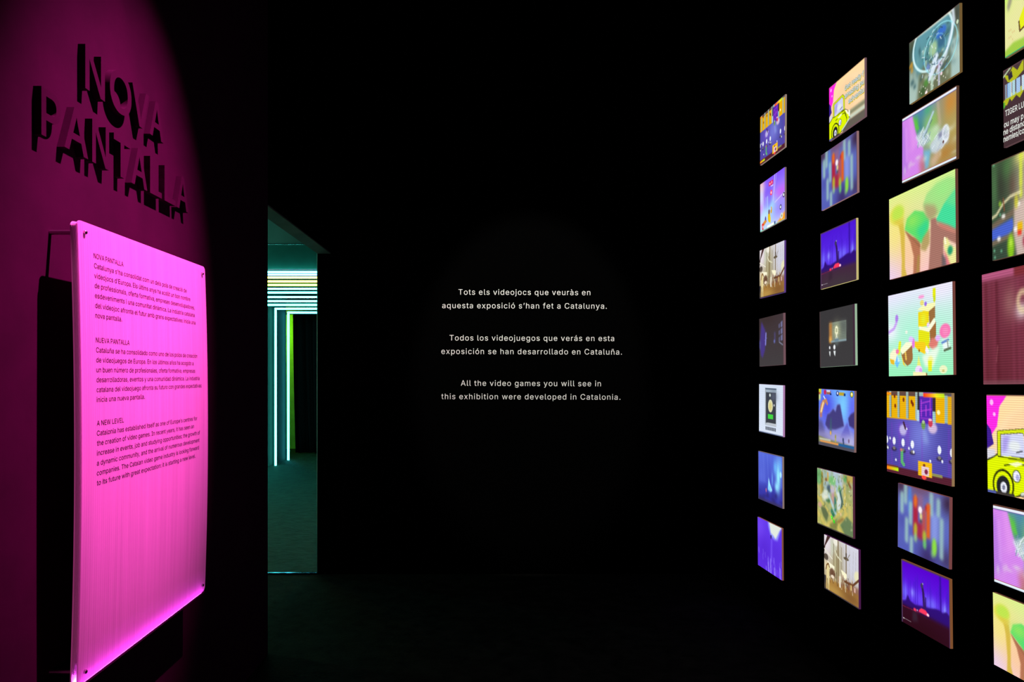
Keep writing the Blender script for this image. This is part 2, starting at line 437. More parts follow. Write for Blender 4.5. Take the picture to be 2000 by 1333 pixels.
for lab, lines in (
    ('two lines of white Catalan lettering, uppermost text on the black end wall',
     (('Tots els videojocs que veuràs en', 895.5, 1153, 576), ('aquesta exposició s’han fet a Catalunya.', 863.6, 1185, 602.3))),
    ('two lines of white Spanish lettering, middle text on the black end wall',
     (('Todos los videojuegos que verás en esta', 878, 1199.5, 665.5), ('exposición se han desarrollado en Cataluña.', 862, 1214.6, 691.8))),
    ('two lines of white English lettering, lowest text on the black end wall',
     (('All the video games you will see in', 900, 1173.6, 754), ('this exhibition were developed in Catalonia.', 862, 1211.6, 780)))):
    g = empty('wall_lettering', (px(1038), YE - .001, pz(lines[1][3])), lab, 'lettering', 'white wall texts on the end wall')
    for body, a, b, y in lines: wall_line(body, px(a), px(b), pz(y), g)

# ------------------------------------------------------------------ pictures on the screens: drawn as vertex colours on a fine grid
GW, GH, SS = 136, 110, 2
UU, VV = np.meshgrid((np.arange(GW * SS) + .5) / (GW * SS), (np.arange(GH * SS) + .5) / (GH * SS))
def blur(a, s):
    if s <= 0: return a
    n = max(1, int(s * GW * SS * 2)); k = np.exp(-.5 * (np.arange(-n, n + 1) / max(.5, s * GW * SS)) ** 2); k /= k.sum()
    for ax in (0, 1):
        p = np.pad(a, [(n, n) if i == ax else (0, 0) for i in range(2)], mode='edge')
        a = np.apply_along_axis(lambda r: np.convolve(r, k, 'valid'), ax, p)
    return a
class Pic:
    def __init__(s, top, bottom=None, left=None, right=None):
        b = bottom or top
        s.a = np.array(top, float) * (1 - VV[..., None]) + np.array(b, float) * VV[..., None]
        if left is not None: s.side(left, 0)
        if right is not None: s.side(right, 1)
    def put(s, m, c, al=1., soft=0.):
        m = (blur(m.astype(float), soft) * al)[..., None]
        s.a = s.a * (1 - m) + np.array(c, float) * m; return s
    def side(s, c, w, al=.8):
        m = (UU if w else 1 - UU) ** 2 * al; s.a = s.a * (1 - m[..., None]) + np.array(c, float) * m[..., None]; return s
    def rect(s, u0, v0, u1, v1, c, al=1., soft=0.): return s.put((UU >= u0) & (UU < u1) & (VV >= v0) & (VV < v1), c, al, soft)
    def ell(s, u, v, ru, rv, c, al=1., soft=0., rot=0.):
        x, y = UU - u, VV - v; ca, sa = math.cos(rot), math.sin(rot)
        return s.put(((x * ca + y * sa) / ru) ** 2 + ((-x * sa + y * ca) / rv) ** 2 < 1, c, al, soft)
    def ring(s, u, v, ru, rv, w, c, al=1., soft=0., rot=0.):
        x, y = UU - u, VV - v; ca, sa = math.cos(rot), math.sin(rot)
        d = np.sqrt(((x * ca + y * sa) / ru) ** 2 + ((-x * sa + y * ca) / rv) ** 2)
        return s.put(np.abs(d - 1) * min(ru, rv) < w, c, al, soft)
    def poly(s, pts, c, al=1., soft=0.):
        m = np.zeros_like(UU, bool); n = len(pts)
        for i in range(n):
            (x0, y0), (x1, y1) = pts[i], pts[(i + 1) % n]
            if y0 == y1: continue
            m ^= ((y0 > VV) != (y1 > VV)) & (UU < (x1 - x0) * (VV - y0) / (y1 - y0) + x0)
        return s.put(m, c, al, soft)
    def line(s, pts, w, c, al=1., soft=0.):
        d = np.full_like(UU, 9.)
        for (x0, y0), (x1, y1) in zip(pts, pts[1:]):
            dx, dy = x1 - x0, y1 - y0; t = np.clip(((UU - x0) * dx + (VV - y0) * dy) / (dx * dx + dy * dy + 1e-9), 0, 1)
            d = np.minimum(d, np.hypot(UU - x0 - t * dx, VV - y0 - t * dy))
        return s.put(d < w, c, al, soft)
    def blob(s, u, v, ru, rv, c, al=1.):
        m = (np.exp(-.5 * (((UU - u) / ru) ** 2 + ((VV - v) / rv) ** 2)) * al)[..., None]
        s.a = s.a * (1 - m) + np.array(c, float) * m; return s
    def grain(s, seed, n, c, al, v0=0, v1=1, ru=.02, rv=.03):
        r = random.Random(seed)
        for _ in range(n): s.blob(r.random(), v0 + (v1 - v0) * r.random(), ru * (.5 + r.random()), rv * (.5 + r.random()), c, al * r.random())
        return s
    def border(s, c, l=0, t=0, r=0, b=0):
        return s.put((UU < l) | (UU > 1 - r) | (VV < t) | (VV > 1 - b), c)
    def tile(s, k):                                  # the same picture repeated across a wider screen
        s.a = s.a[:, (np.arange(GW * SS) * k).astype(int) % (GW * SS)]; return s
    def mesh(s):
        a = np.clip(s.a.reshape(GH, SS, GW, SS, 3).mean((1, 3)) / 255, 0, 1)
        a = np.where(a <= .04045, a / 12.92, ((a + .055) / 1.055) ** 2.4)
        u = np.linspace(-.5, .5, GW); v = np.linspace(.5, -.5, GH)
        co = np.zeros((GH, GW, 3), np.float32); co[..., 1] = -u[None, :]; co[..., 2] = v[:, None]
        me = bpy.data.meshes.new('picture'); i = np.arange(GW * GH).reshape(GH, GW)
        q = np.stack([i[:-1, :-1], i[1:, :-1], i[1:, 1:], i[:-1, 1:]], -1).reshape(-1, 4)
        me.vertices.add(GW * GH); me.vertices.foreach_set('co', co.ravel())
        me.loops.add(q.size); me.loops.foreach_set('vertex_index', q.ravel().astype(np.int32))
        me.polygons.add(len(q)); me.polygons.foreach_set('loop_start', np.arange(0, q.size, 4, dtype=np.int32))
        me.update(calc_edges=True)
        at = me.color_attributes.new('shown', 'FLOAT_COLOR', 'POINT')
        at.data.foreach_set('color', np.dstack([a, np.ones((GH, GW))]).astype(np.float32).ravel())
        me.materials.append(M['picture']); return me

# screen picture: shows its colours as light, with the fine dark rows between lines of pixels
m = bpy.data.materials.new('lit_screen'); m.use_nodes = True; nt = m.node_tree; nt.nodes.clear(); N = nt.nodes.new; L = nt.links.new
out = N('ShaderNodeOutputMaterial'); e = N('ShaderNodeEmission'); at = N('ShaderNodeAttribute'); at.attribute_name = 'shown'
tc = N('ShaderNodeTexCoord'); sp = N('ShaderNodeSeparateXYZ'); L(tc.outputs['Object'], sp.inputs[0])
mu = N('ShaderNodeMath'); mu.operation = 'MULTIPLY'; mu.inputs[1].default_value = 2 * math.pi * 44; L(sp.outputs[2], mu.inputs[0])
si = N('ShaderNodeMath'); si.operation = 'SINE'; L(mu.outputs[0], si.inputs[0])
ma = N('ShaderNodeMath'); ma.operation = 'MULTIPLY_ADD'; ma.inputs[1].default_value = .17; ma.inputs[2].default_value = 1.1; L(si.outputs[0], ma.inputs[0])
L(at.outputs['Color'], e.inputs[0]); L(ma.outputs[0], e.inputs[1]); L(e.outputs[0], out.inputs[0]); M['picture'] = m
m = bpy.data.materials.new('edge_spill_glow'); m.use_nodes = True; nt = m.node_tree; nt.nodes.clear(); N = nt.nodes.new; L = nt.links.new
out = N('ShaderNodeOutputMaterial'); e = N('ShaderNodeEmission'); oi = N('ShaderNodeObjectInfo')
L(oi.outputs['Color'], e.inputs[0]); L(e.outputs[0], out.inputs[0]); M['edge'] = m  # projector light spilling on the board edges, put in as emission per screen

rr = random.Random(4)
def dance():
    p = Pic((74, 72, 160), (78, 68, 160)); p.blob(.55, .5, .16, .2, (125, 135, 222), .75).blob(.25, .45, .1, .1, (110, 80, 200), .7)
    for u in (.21, .33, .57, .95, .36, .08): p.rect(u, .38, u + .02, .9, (130, 50, 190), .35, .008)
    p.rect(0, 0, .52, .33, (228, 172, 12)).rect(0, 0, .52, .055, (96, 70, 62))
    for u in (.065, .205, .35, .495): p.rect(u - .018, 0, u + .016, .32, (150, 176, 170)); p.rect(u + .016, .05, u + .024, .32, (90, 70, 20))
    p.rect(0, .02, .08, .05, (255, 150, 10))
    for u, v in ((.14, .06), (.15, .18), (.29, .1), (.42, .12), (.44, .15)): p.ell(u, v, .016, .026, (120, 45, 20))
    p.rect(.515, 0, .545, .24, (46, 40, 52)).rect(.545, .0, .735, .36, (84, 38, 172)).rect(.735, .06, .78, .24, (56, 42, 50)).rect(.535, 0, .6, .05, (150, 180, 175))
    for a in (((.57, .09), (.57, .28)), ((.57, .13), (.7, .1)), ((.64, .15), (.64, .27)), ((.56, .22), (.72, .19)), ((.56, .3), (.73, .3)), ((.7, .07), (.7, .26))): p.line(a, .006, (190, 70, 215), .8)
    p.rect(.5, .21, .535, .335, (172, 202, 222)).rect(.735, .215, .775, .345, (150, 196, 190))
    p.rect(.78, .03, .905, .335, (228, 172, 12)).rect(.905, 0, .945, .33, (146, 178, 168)).rect(.945, .04, 1, .34, (222, 165, 14)).rect(.78, 0, 1, .03, (90, 84, 80))
    p.ell(.82, .22, .022, .025, (255, 240, 170))
    for i in range(20): p.rect(.6 + .015 * i, .015, .616 + .015 * i, .06, (255, 60 + min(170, 14 * i), 30) if i < 12 else (240 - 8 * (i - 12), 225, 30))
    p.ell(.28, .46, .06, .065, (192, 184, 226), .9, .01).line(((.29, .37), (.32, .44)), .014, (70, 40, 70)).ell(.34, .44, .012, .01, (240, 240, 250))
    p.ell(.735, .4, .065, .06, (216, 190, 216), .9, .01).ell(.705, .345, .032, .045, (200, 62, 84)).ell(.7, .31, .025, .015, (245, 190, 205))
    p.ell(.6, .375, .03, .055, (104, 150, 70)).ell(.6, .34, .02, .02, (170, 190, 150)).poly(((.57, .42), (.64, .42), (.68, .58), (.6, .58)), (140, 160, 220), .6, .02)
    for u, v in ((0, .6), (.13, .605), (.28, .61), (.43, .615), (.83, .63), (1, .64)):
        p.ell(u, v + .1, .045, .022, (48, 38, 66), .85, .006).ell(u + .0, v + .085, .022, .02, (120, 115, 110)).ell(u, v, .026, .047, (232, 236, 246))
    for u, v in ((.375, .665), (.45, .7), (.16, .83), (.06, .58), (.7, .77), (.87, .75), (.02, .7)): p.ell(u, v, .013, .017, (226, 232, 244))
    p.line(((.26, .72), (.26, .84), (.29, .87)), .022, (90, 170, 110)).ell(.25, .7, .018, .02, (190, 120, 110))
    p.rect(0, .915, 1, 1, (84, 32, 48)).rect(0, .9, .2, .915, (110, 60, 60))
    for i in range(10): p.rect(.02 * i, .925, .02 * i + .021, .965, (255 - 8 * i, 130 + 12 * i, 20))
    p.rect(.52, .79, .725, .955, (236, 184, 22)).rect(.57, .845, .68, .945, (222, 196, 206)).ell(.64, .9, .025, .03, (130, 40, 70)).ell(.61, .83, .02, .015, (120, 50, 40))
    p.rect(.725, .9, .87, .93, (140, 140, 80)).ell(.607, .968, .035, .022, (255, 70, 62))
    return p
def city():
    p = Pic((128, 84, 250), (196, 214, 255)); p.blob(.85, .42, .2, .1, (200, 92, 240), .9).blob(.22, .42, .12, .1, (190, 110, 235), .6)
    p.blob(.05, .1, .1, .2, (255, 196, 176), .9).blob(.05, .32, .08, .18, (200, 210, 255), .9).blob(.05, .55, .06, .08, (225, 120, 235), .8)
    p.blob(.42, .62, .2, .16, (160, 232, 255), .95).blob(.15, .75, .15, .12, (190, 225, 255), .9).blob(.82, .72, .2, .14, (150, 130, 245), .8)
    p.poly(((.16, .2), (.32, .15), (.5, .2), (.5, .5), (.34, .62), (.2, .55)), (112, 70, 235), .5, .04)
    p.line(((.62, .0), (.55, .5)), .012, (196, 190, 255)).line(((.69, 0), (.6, .35)), .006, (190, 180, 255)).line(((.62, .56), (1, .47)), .012, (205, 195, 255), .9)
    for u in (.25, .33, .3): p.line(((u, .35), (u, .62)), .007, (190, 235, 255), .8, .006)
    p.rect(.37, .08, .55, .17, (216, 26, 92)).rect(.4, .11, .44, .15, (255, 190, 210)).rect(.48, .1, .51, .15, (255, 190, 210)).rect(.46, .18, .55, .2, (230, 220, 255))
    p.ell(.47, .32, .045, .055, (255, 60, 96)).ell(.47, .32, .02, .027, (255, 226, 235))
    p.ell(.38, .78, .05, .11, (224, 186, 26)).ell(.38, .68, .035, .05, (120, 82, 96)).ell(.47, .67, .035, .07, (216, 160, 40)).ell(.42, .85, .03, .07, (236, 210, 30)).ell(.45, .64, .02, .03, (190, 200, 240))
    p.ell(.23, .8, .03, .07, (90, 66, 150)).poly(((.06, .86), (.2, .8), (.3, .84), (.1, .94)), (220, 140, 60)).rect(.08, .85, .15, 1, (226, 40, 52)).rect(.11, .89, .14, .95, (255, 210, 205))
    p.poly(((.68, 1), (1, .84), (1, 1)), (255, 158, 30), 1, .02).rect(.3, .94, .58, .985, (250, 252, 255)).rect(.58, .93, .64, .985, (70, 90, 140))
    for u, v in ((.84, .72), (.96, .52)): p.ell(u, v, .04, .05, (46, 40, 74)).ell(u, v, .022, .028, (240, 250, 255))
    p.ell(.88, .9, .05, .06, (216, 220, 200)).ell(.88, .9, .02, .025, (140, 150, 110))
    p.poly(((0, .97), (.3, .985), (1, .985), (1, 1), (0, 1)), (120, 214, 180))
    return p
def ship():
    p = Pic((214, 210, 222), (170, 150, 100)); p.blob(.4, .4, .16, .3, (168, 160, 112), .8).blob(.85, .35, .2, .3, (202, 204, 222), .9).blob(.08, .15, .12, .15, (225, 215, 222), .9)
    p.rect(0, .76, 1, 1, (168, 126, 62), 1, .015).blob(.75, .9, .25, .1, (120, 80, 44), .8)
    p.poly(((.1, 0), (.2, 0), (.04, .2), (0, .34), (0, .22)), (70, 42, 40)).poly(((.2, .04), (.42, 0), (.34, .22), (.22, .36)), (196, 200, 178), .8, .015)
    p.ell(.36, .05, .07, .07, (232, 228, 214), 1, .01, .7)
    for u, w, a, b in ((.43, .016, .02, .72), (.385, .01, .2, .7), (.66, .014, .02, .72), (.3, .007, .1, .5), (.53, .006, .1, .55)): p.line(((u, a), (u, b)), w, (112, 90, 56), .9)
    p.ell(.66, .26, .075, .026, (96, 84, 64)).rect(.645, .16, .68, .25, (84, 70, 56)).line(((.76, .16), (.67, .28)), .007, (130, 118, 100)).line(((.34, .21), (.4, .29), (.52, .34)), .014, (214, 210, 180))
    for u in (.28, .5, .58, .76, .86, .93): p.line(((u, .08), (u - .02, .6)), .003, (126, 116, 92), .5)
    p.line(((.0, .26), (.25, .38)), .012, (226, 222, 206)).ell(.06, .4, .07, .06, (86, 74, 64)).rect(.0, .47, .1, .62, (216, 200, 166), .9, .02)
    p.poly(((.1, .46), (.32, .5), (.31, .6), (.13, .58)), (242, 238, 208)).poly(((.51, .49), (.67, .52), (.68, .62), (.56, .6)), (244, 238, 202))
    r = random.Random(7)
    for _ in range(70):
        u = .16 + .68 * r.random(); v = .56 + .2 * r.random()
        p.line(((u, v), (u + .01, v + .05 + .06 * r.random())), .007, r.choice(((92, 50, 34), (120, 66, 46), (232, 222, 196), (150, 104, 60), (70, 40, 36), (190, 150, 130), (206, 176, 110))), .85)
    p.rect(.46, .62, .505, .82, (236, 230, 212), .95, .004).ell(.25, .64, .08, .09, (96, 64, 46), .8, .01).ell(.26, .7, .05, .03, (230, 214, 190))
    p.ell(.97, .48, .09, .1, (226, 222, 178), .9, .01).line(((1, .52), (.84, .66), (.62, .66)), .02, (104, 66, 40)).rect(.72, .66, 1, .78, (128, 80, 56), .7, .02).rect(.78, .67, .81, .76, (220, 196, 120)).rect(.88, .68, .91, .76, (220, 180, 170))
    p.rect(.07, .5, .16, 1, (222, 206, 148), 1, .006).line(((.06, .62), (.08, .54), (.13, .5), (.17, .56)), .012, (110, 62, 26)).rect(0, .74, .055, 1, (52, 50, 56)).line(((.1, .78), (.11, 1)), .008, (90, 60, 40)).blob(.3, .93, .2, .05, (184, 148, 76), .7)
    p.border((58, 50, 58), b=.025); return p
def corridor():
    p = Pic((62, 50, 54), (64, 60, 62)); p.blob(.3, .05, .3, .1, (58, 46, 46), .8)
    p.poly(((.1, .07), (.26, .27), (.25, .66), (.14, .83), (.06, .76), (.03, .5)), (70, 54, 128), 1, .02).poly(((0, .47), (.07, .47), (.06, .66), (0, .62)), (76, 72, 130), 1, .02)
    p.line(((.29, .33), (.27, .56)), .02, (140, 138, 232), 1, .01).line(((.23, .47), (.33, .43)), .006, (110, 105, 200), .8)
    p.rect(.62, .34, .68, .55, (74, 66, 104), 1, .015).ell(.63, .52, .03, .035, (98, 104, 164), 1, .01)
    for v in (.18, .31, .44): p.poly(((.8, v + .025), (.85, v), (.85, v + .09), (.8, v + .1)), (92, 90, 124), 1, .004).poly(((.88, v - .01), (.95, v - .04), (.95, v + .08), (.88, v + .09)), (106, 106, 144), 1, .004)
    p.line(((.82, .55), (.95, .61)), .012, (130, 134, 160), .9, .006); p.border((96, 70, 78), r=.03); return p
def safe():
    p = Pic((206, 218, 236), (212, 222, 240)); p.rect(.27, .075, .73, .83, (176, 186, 196)).rect(.27, .075, .73, .105, (84, 98, 116)).rect(.27, .105, .73, .16, (160, 176, 190)).rect(.3, .16, .715, .78, (58, 62, 70))
    p.blob(.62, .24, .1, .08, (92, 98, 122), .7).rect(.27, .1, .3, .8, (150, 158, 166)).ell(.47, .215, .03, .032, (214, 226, 220)).ell(.49, .43, .098, .128, (214, 214, 176)).ell(.49, .44, .06, .085, (208, 192, 112), .8, .015)
    p.ell(.64, .41, .018, .024, (226, 228, 232)).rect(.39, .6, .6, .69, (64, 204, 62)).poly(((.36, .775), (.73, .775), (.73, .82), (.32, .82)), (184, 190, 198))
    for i in range(8): p.rect(.285 + .055 * i, .86, .325 + .055 * i, .925, (44, 50, 62)); p.rect(.297 + .055 * i, .88, .309 + .055 * i, .9, (170, 180, 196))
    p.border((88, 100, 132), b=.022); p.border((170, 120, 176), r=.012); return p
def ice():
    p = Pic((84, 104, 214), (56, 58, 172)); p.rect(0, .64, 1, 1, (52, 50, 158), .8, .03).blob(.1, .5, .2, .15, (86, 104, 214), .7)
    for i in range(16): u = rr.random(); p.line(((u, .02), (u + .04, .6)), .012, (110, 130, 230), .22, .01)
    p.blob(.84, .4, .06, .2, (150, 236, 255), 1).blob(.78, .62, .06, .07, (150, 230, 255), .9).blob(.72, .25, .05, .1, (110, 190, 250), .8).blob(.92, .2, .05, .12, (110, 180, 250), .7)
    p.poly(((.45, .48), (.5, .6), (.6, .72), (.54, .76), (.42, .73)), (170, 240, 255), 1, .012).blob(.48, .7, .05, .05, (120, 196, 255), .8).blob(.6, .5, .02, .1, (110, 170, 240), .8)
    p.ell(.93, .36, .04, .06, (176, 236, 255), .9, .008).ell(.34, .76, .016, .045, (236, 120, 130), .9, .006).ell(.34, .84, .012, .03, (110, 60, 150), .8, .006)
    p.grain(3, 30, (44, 40, 110), .6, .8, 1, .05, .03).rect(0, .95, 1, 1, (58, 50, 78), .8, .02); p.border((76, 74, 128), l=.02, t=.012); return p
def slope():
    p = Pic((96, 56, 228), (92, 44, 220)); p.blob(.1, .2, .15, .2, (116, 72, 240), .7).blob(.3, .6, .2, .2, (84, 40, 206), .8).blob(.8, .55, .2, .15, (88, 46, 214), .8)
    p.poly(((.44, 0), (1, 0), (.94, .08), (.84, .28), (.7, .3), (.56, .26), (.47, .1)), (150, 160, 250), .9, .02).poly(((.5, 0), (1, 0), (.9, .09), (.82, .2), (.76, .27), (.66, .22), (.57, .2), (.53, .08)), (218, 226, 216), 1, .012)
    p.rect(.55, .24, .6, .31, (48, 36, 84), 1, .004)
    r = random.Random(2)
    for _ in range(34):
        u = r.random(); v = .6 + .35 * r.random(); p.line(((u, v), (u + .01, v + .1)), .008, (150, 132, 255), .5, .006)
    for u, a in ((.92, .8), (.55, .72), (.7, .85), (.45, .82)): p.line(((u, a), (u + .01, 1)), .014, (176, 168, 255), .7, .008)
    p.line(((.6, .32), (.58, .75)), .03, (124, 92, 246), .6, .02); return p
def car():
    p = Pic((250, 214, 160), (250, 206, 150)); p.ell(.6, .5, .5, .42, (252, 214, 170), .8, .02).ell(.5, .42, .3, .3, (246, 200, 150), .5, .02)
    p.poly(((0, 0), (.24, 0), (.15, .12), (.12, .32), (.05, .42), (0, .44)), (250, 42, 222)).ell(.06, .08, .02, .03, (255, 180, 245)).ell(.09, .2, .015, .02, (255, 180, 245)).poly(((.0, .3), (.05, .36), (.08, .5), (0, .56)), (62, 30, 140)).rect(0, .55, .1, .68, (206, 208, 226), .9, .01)
    p.rect(.5, .7, 1, .79, (132, 134, 106), 1, .02).rect(.5, .79, 1, .86, (196, 206, 186), 1, .012).rect(.4, .86, 1, 1, (98, 92, 82), 1, .012)
    p.poly(((0, .66), (.08, .62), (.13, .58), (.45, .6), (.54, .66), (.58, .74), (.6, .84), (.55, .9), (.36, .98), (.3, 1), (0, 1)), (40, 40, 10)).poly(((0, .68), (.08, .635), (.13, .6), (.44, .615), (.53, .67), (.565, .75), (.585, .84), (.53, .89), (.36, .96), (.3, .99), (0, .99)), (216, 236, 6))
    p.line(((.14, .6), (.14, .38), (.4, .345), (.44, .4), (.44, .6)), .022, (40, 40, 10)).line(((.14, .6), (.14, .38), (.4, .345), (.44, .4), (.44, .6)), .016, (206, 222, 20))
    p.poly(((.165, .4), (.4, .37), (.42, .6), (.16, .61)), (202, 206, 236)).poly(((.18, .42), (.26, .4), (.22, .56), (.17, .58)), (150, 130, 220), .7, .015).ell(.31, .5, .06, .05, (226, 232, 226), .8, .01).line(((.33, .56), (.39, .54)), .006, (50, 50, 60))
    p.line(((.13, .62), (.44, .63)), .006, (60, 66, 10)).line(((.2, .7), (.34, .66), (.46, .68), (.52, .8)), .008, (80, 90, 10)).poly(((.24, .68), (.34, .65), (.4, .66), (.32, .7)), (240, 246, 190)).line(((.44, .63), (.5, .72), (.52, .9)), .005, (90, 100, 10)).poly(((.46, .62), (.53, .66), (.57, .74), (.53, .74)), (246, 240, 210))
    p.ring(.18, .9, .11, .15, .009, (50, 54, 10)).ell(.18, .91, .075, .105, (34, 36, 38)).ell(.185, .92, .036, .055, (226, 228, 240)).ell(.185, .92, .016, .026, (120, 124, 150))
    p.ell(.325, .79, .045, .062, (70, 80, 20)).ell(.325, .79, .036, .052, (232, 232, 250)).ell(.335, .8, .018, .03, (170, 170, 214))
    p.line(((.38, .96), (.48, .91), (.6, .84)), .02, (70, 76, 70)).line(((.38, .955), (.48, .905), (.6, .835)), .013, (206, 214, 200)).ell(.585, .74, .022, .06, (240, 240, 236)).rect(0, .97, .1, 1, (80, 90, 160)).rect(.1, .97, .3, 1, (60, 54, 50))
    p.border((120, 80, 60), t=.012); return p
def stripes():
    p = Pic((98, 112, 190), (82, 90, 176)); p.blob(.05, .02, .1, .1, (64, 48, 74), 1).blob(.97, .1, .09, .12, (58, 40, 70), 1).blob(.45, .0, .2, .1, (112, 76, 104), .9).blob(.6, 1, .12, .2, (58, 44, 100), .95).blob(.95, .9, .1, .12, (64, 50, 90), .8)
    p.blob(.1, .55, .1, .1, (72, 74, 160), .6).rect(.22, .02, .28, .4, (78, 124, 206), 1, .015).rect(.66, .3, .8, .7, (134, 150, 222), .9, .03)
    for u, a, b in ((.09, .15, .42), (.165, .02, .26), (.27, .26, .55), (.19, .52, .84), (.29, .78, .98), (.67, .04, .32), (.86, .36, .88), (.8, .1, .3)): p.line(((u, a), (u, b)), .035, (152, 192, 186), .85, .016)
    p.rect(.32, .14, .42, .72, (168, 36, 64), 1, .012).rect(.4, .5, .52, .74, (158, 40, 70), 1, .02).rect(.55, .22, .6, .3, (170, 30, 50), 1, .01).rect(.58, .18, .65, .68, (218, 92, 34), 1, .012).rect(.5, .28, .57, .7, (196, 74, 60), .9, .02).rect(.41, .1, .52, .34, (140, 96, 132), .9, .025)
    p.ell(.365, .2, .035, .1, (222, 112, 36), .95, .014)
    p.ell(.37, .62, .035, .1, (176, 176, 50), .95, .012).ell(.37, .74, .033, .07, (146, 190, 130), .9, .014).ell(.545, .68, .035, .09, (166, 184, 56), .95, .012).ell(.55, .79, .033, .07, (104, 190, 108), .95, .012).ell(.73, .78, .045, .13, (140, 222, 60), .95, .014).ell(.7, .88, .03, .06, (130, 190, 120), .7, .014)
    p.ell(.46, .31, .036, .05, (242, 226, 234), 1, .006).ell(.475, .4, .024, .05, (222, 210, 132), 1, .006).ell(.475, .47, .02, .02, (70, 70, 40), .9, .006); p.a = np.dstack([blur(p.a[..., i], .012) for i in range(3)]); p.ell(.46, .31, .03, .045, (246, 232, 238), .9, .006); p.border((90, 66, 84), r=.016, l=.008); return p
def forest(low=(66, 34, 62), low2=(62, 54, 58), top=(74, 22, 206)):
    p = Pic(top, (98, 62, 248)); p.blob(.06, .5, .06, .1, (120, 120, 255), .9).blob(.26, .46, .04, .05, (150, 160, 255), .9).blob(.62, .5, .1, .08, (120, 116, 255), .9).blob(.92, .5, .06, .08, (136, 140, 255), .95).blob(.35, .52, .1, .1, (112, 84, 255), .6)
    r = random.Random(5)
    for _ in range(26):
        u = r.random(); p.line(((u, .1 + .2 * r.random()), (u, .6)), .006 + .006 * r.random(), (66, 26, 190), .5, .006)
    p.line(((.82, .02), (.83, .6)), .018, (52, 18, 150), .9, .008)
    p.poly(((0, .66), (.1, .62), (.14, .52), (.2, .6), (.3, .62), (.4, .6), (.5, .58), (.62, .56), (.72, .53), (.8, .52), (.86, .54), (.93, .5), (1, .54), (1, .74), (0, .74)), (46, 16, 118), 1, .01)
    p.line(((.46, .3), (.48, .38), (.5, .62)), .022, (50, 26, 92), 1, .005).ell(.45, .28, .028, .04, (62, 50, 96)).line(((.53, .44), (.53, .6)), .012, (50, 22, 110)).ell(.47, .245, .012, .015, (150, 150, 170))
    p.rect(0, .71, 1, 1, low, 1, .02).blob(.5, .98, .5, .16, low2, .8).poly(((.25, .74), (.34, .72), (.36, .86), (.24, .9)), (54, 36, 52), .8, .02)
    p.poly(((.38, .68), (.43, .63), (.52, .625), (.58, .67), (.57, .7), (.38, .7)), (246, 56, 92), 1, .005).ell(.57, .68, .026, .022, (255, 190, 214)).ell(.3, .7, .03, .025, (238, 56, 96), 1, .005).ell(.35, .69, .008, .015, (255, 190, 230)).line(((0, .735), (.4, .715)), .004, (150, 30, 60), .8)
    p.line(((.0, .925), (.21, .925)), .0045, (214, 206, 214), .9).ell(.05, .925, .01, .008, (255, 255, 255)); p.border((80, 54, 88), l=.025, t=.022, r=.015); return p
def candle():
    p = Pic((56, 54, 56), (60, 58, 60)); p.rect(.29, .235, .77, .575, (112, 122, 112)).rect(.29, .235, .37, .575, (186, 112, 44), .9, .025).rect(.29, .48, .36, .575, (230, 172, 80), .9, .02).rect(.6, .235, .77, .42, (94, 100, 96), .8, .03)
    p.blob(.5, .4, .07, .1, (196, 200, 150), .8).rect(.34, .55, .77, .58, (136, 160, 168), .9, .006).ring(.5, .385, .032, .06, .011, (246, 244, 206)).line(((.5, .45), (.48, .53)), .011, (240, 238, 206)).line(((.5, .45), (.53, .53)), .009, (220, 226, 206)).rect(.44, .52, .56, .57, (96, 122, 140), .8, .008)
    for v in (.29, .32, .35, .38, .41, .44, .47, .5): p.line(((.4, v), (.76, v - .01)), .002, (70, 76, 66), .5)
    p.ell(.5, .61, .05, .03, (96, 112, 116), .5, .015)
    for u, a, s in ((.3, .665, 1), (.435, .665, 1.5)): p.ell(u, a, .02 * s, .028 * s, (232, 236, 238), 1, .004).poly(((u - .02 * s, a + .06), (u + .022 * s, a + .06), (u + .012 * s, a + .155), (u - .006, a + .13)), (226, 232, 234), 1, .005)
    p.border((62, 40, 56), r=.06).border((70, 58, 60), l=.03); return p
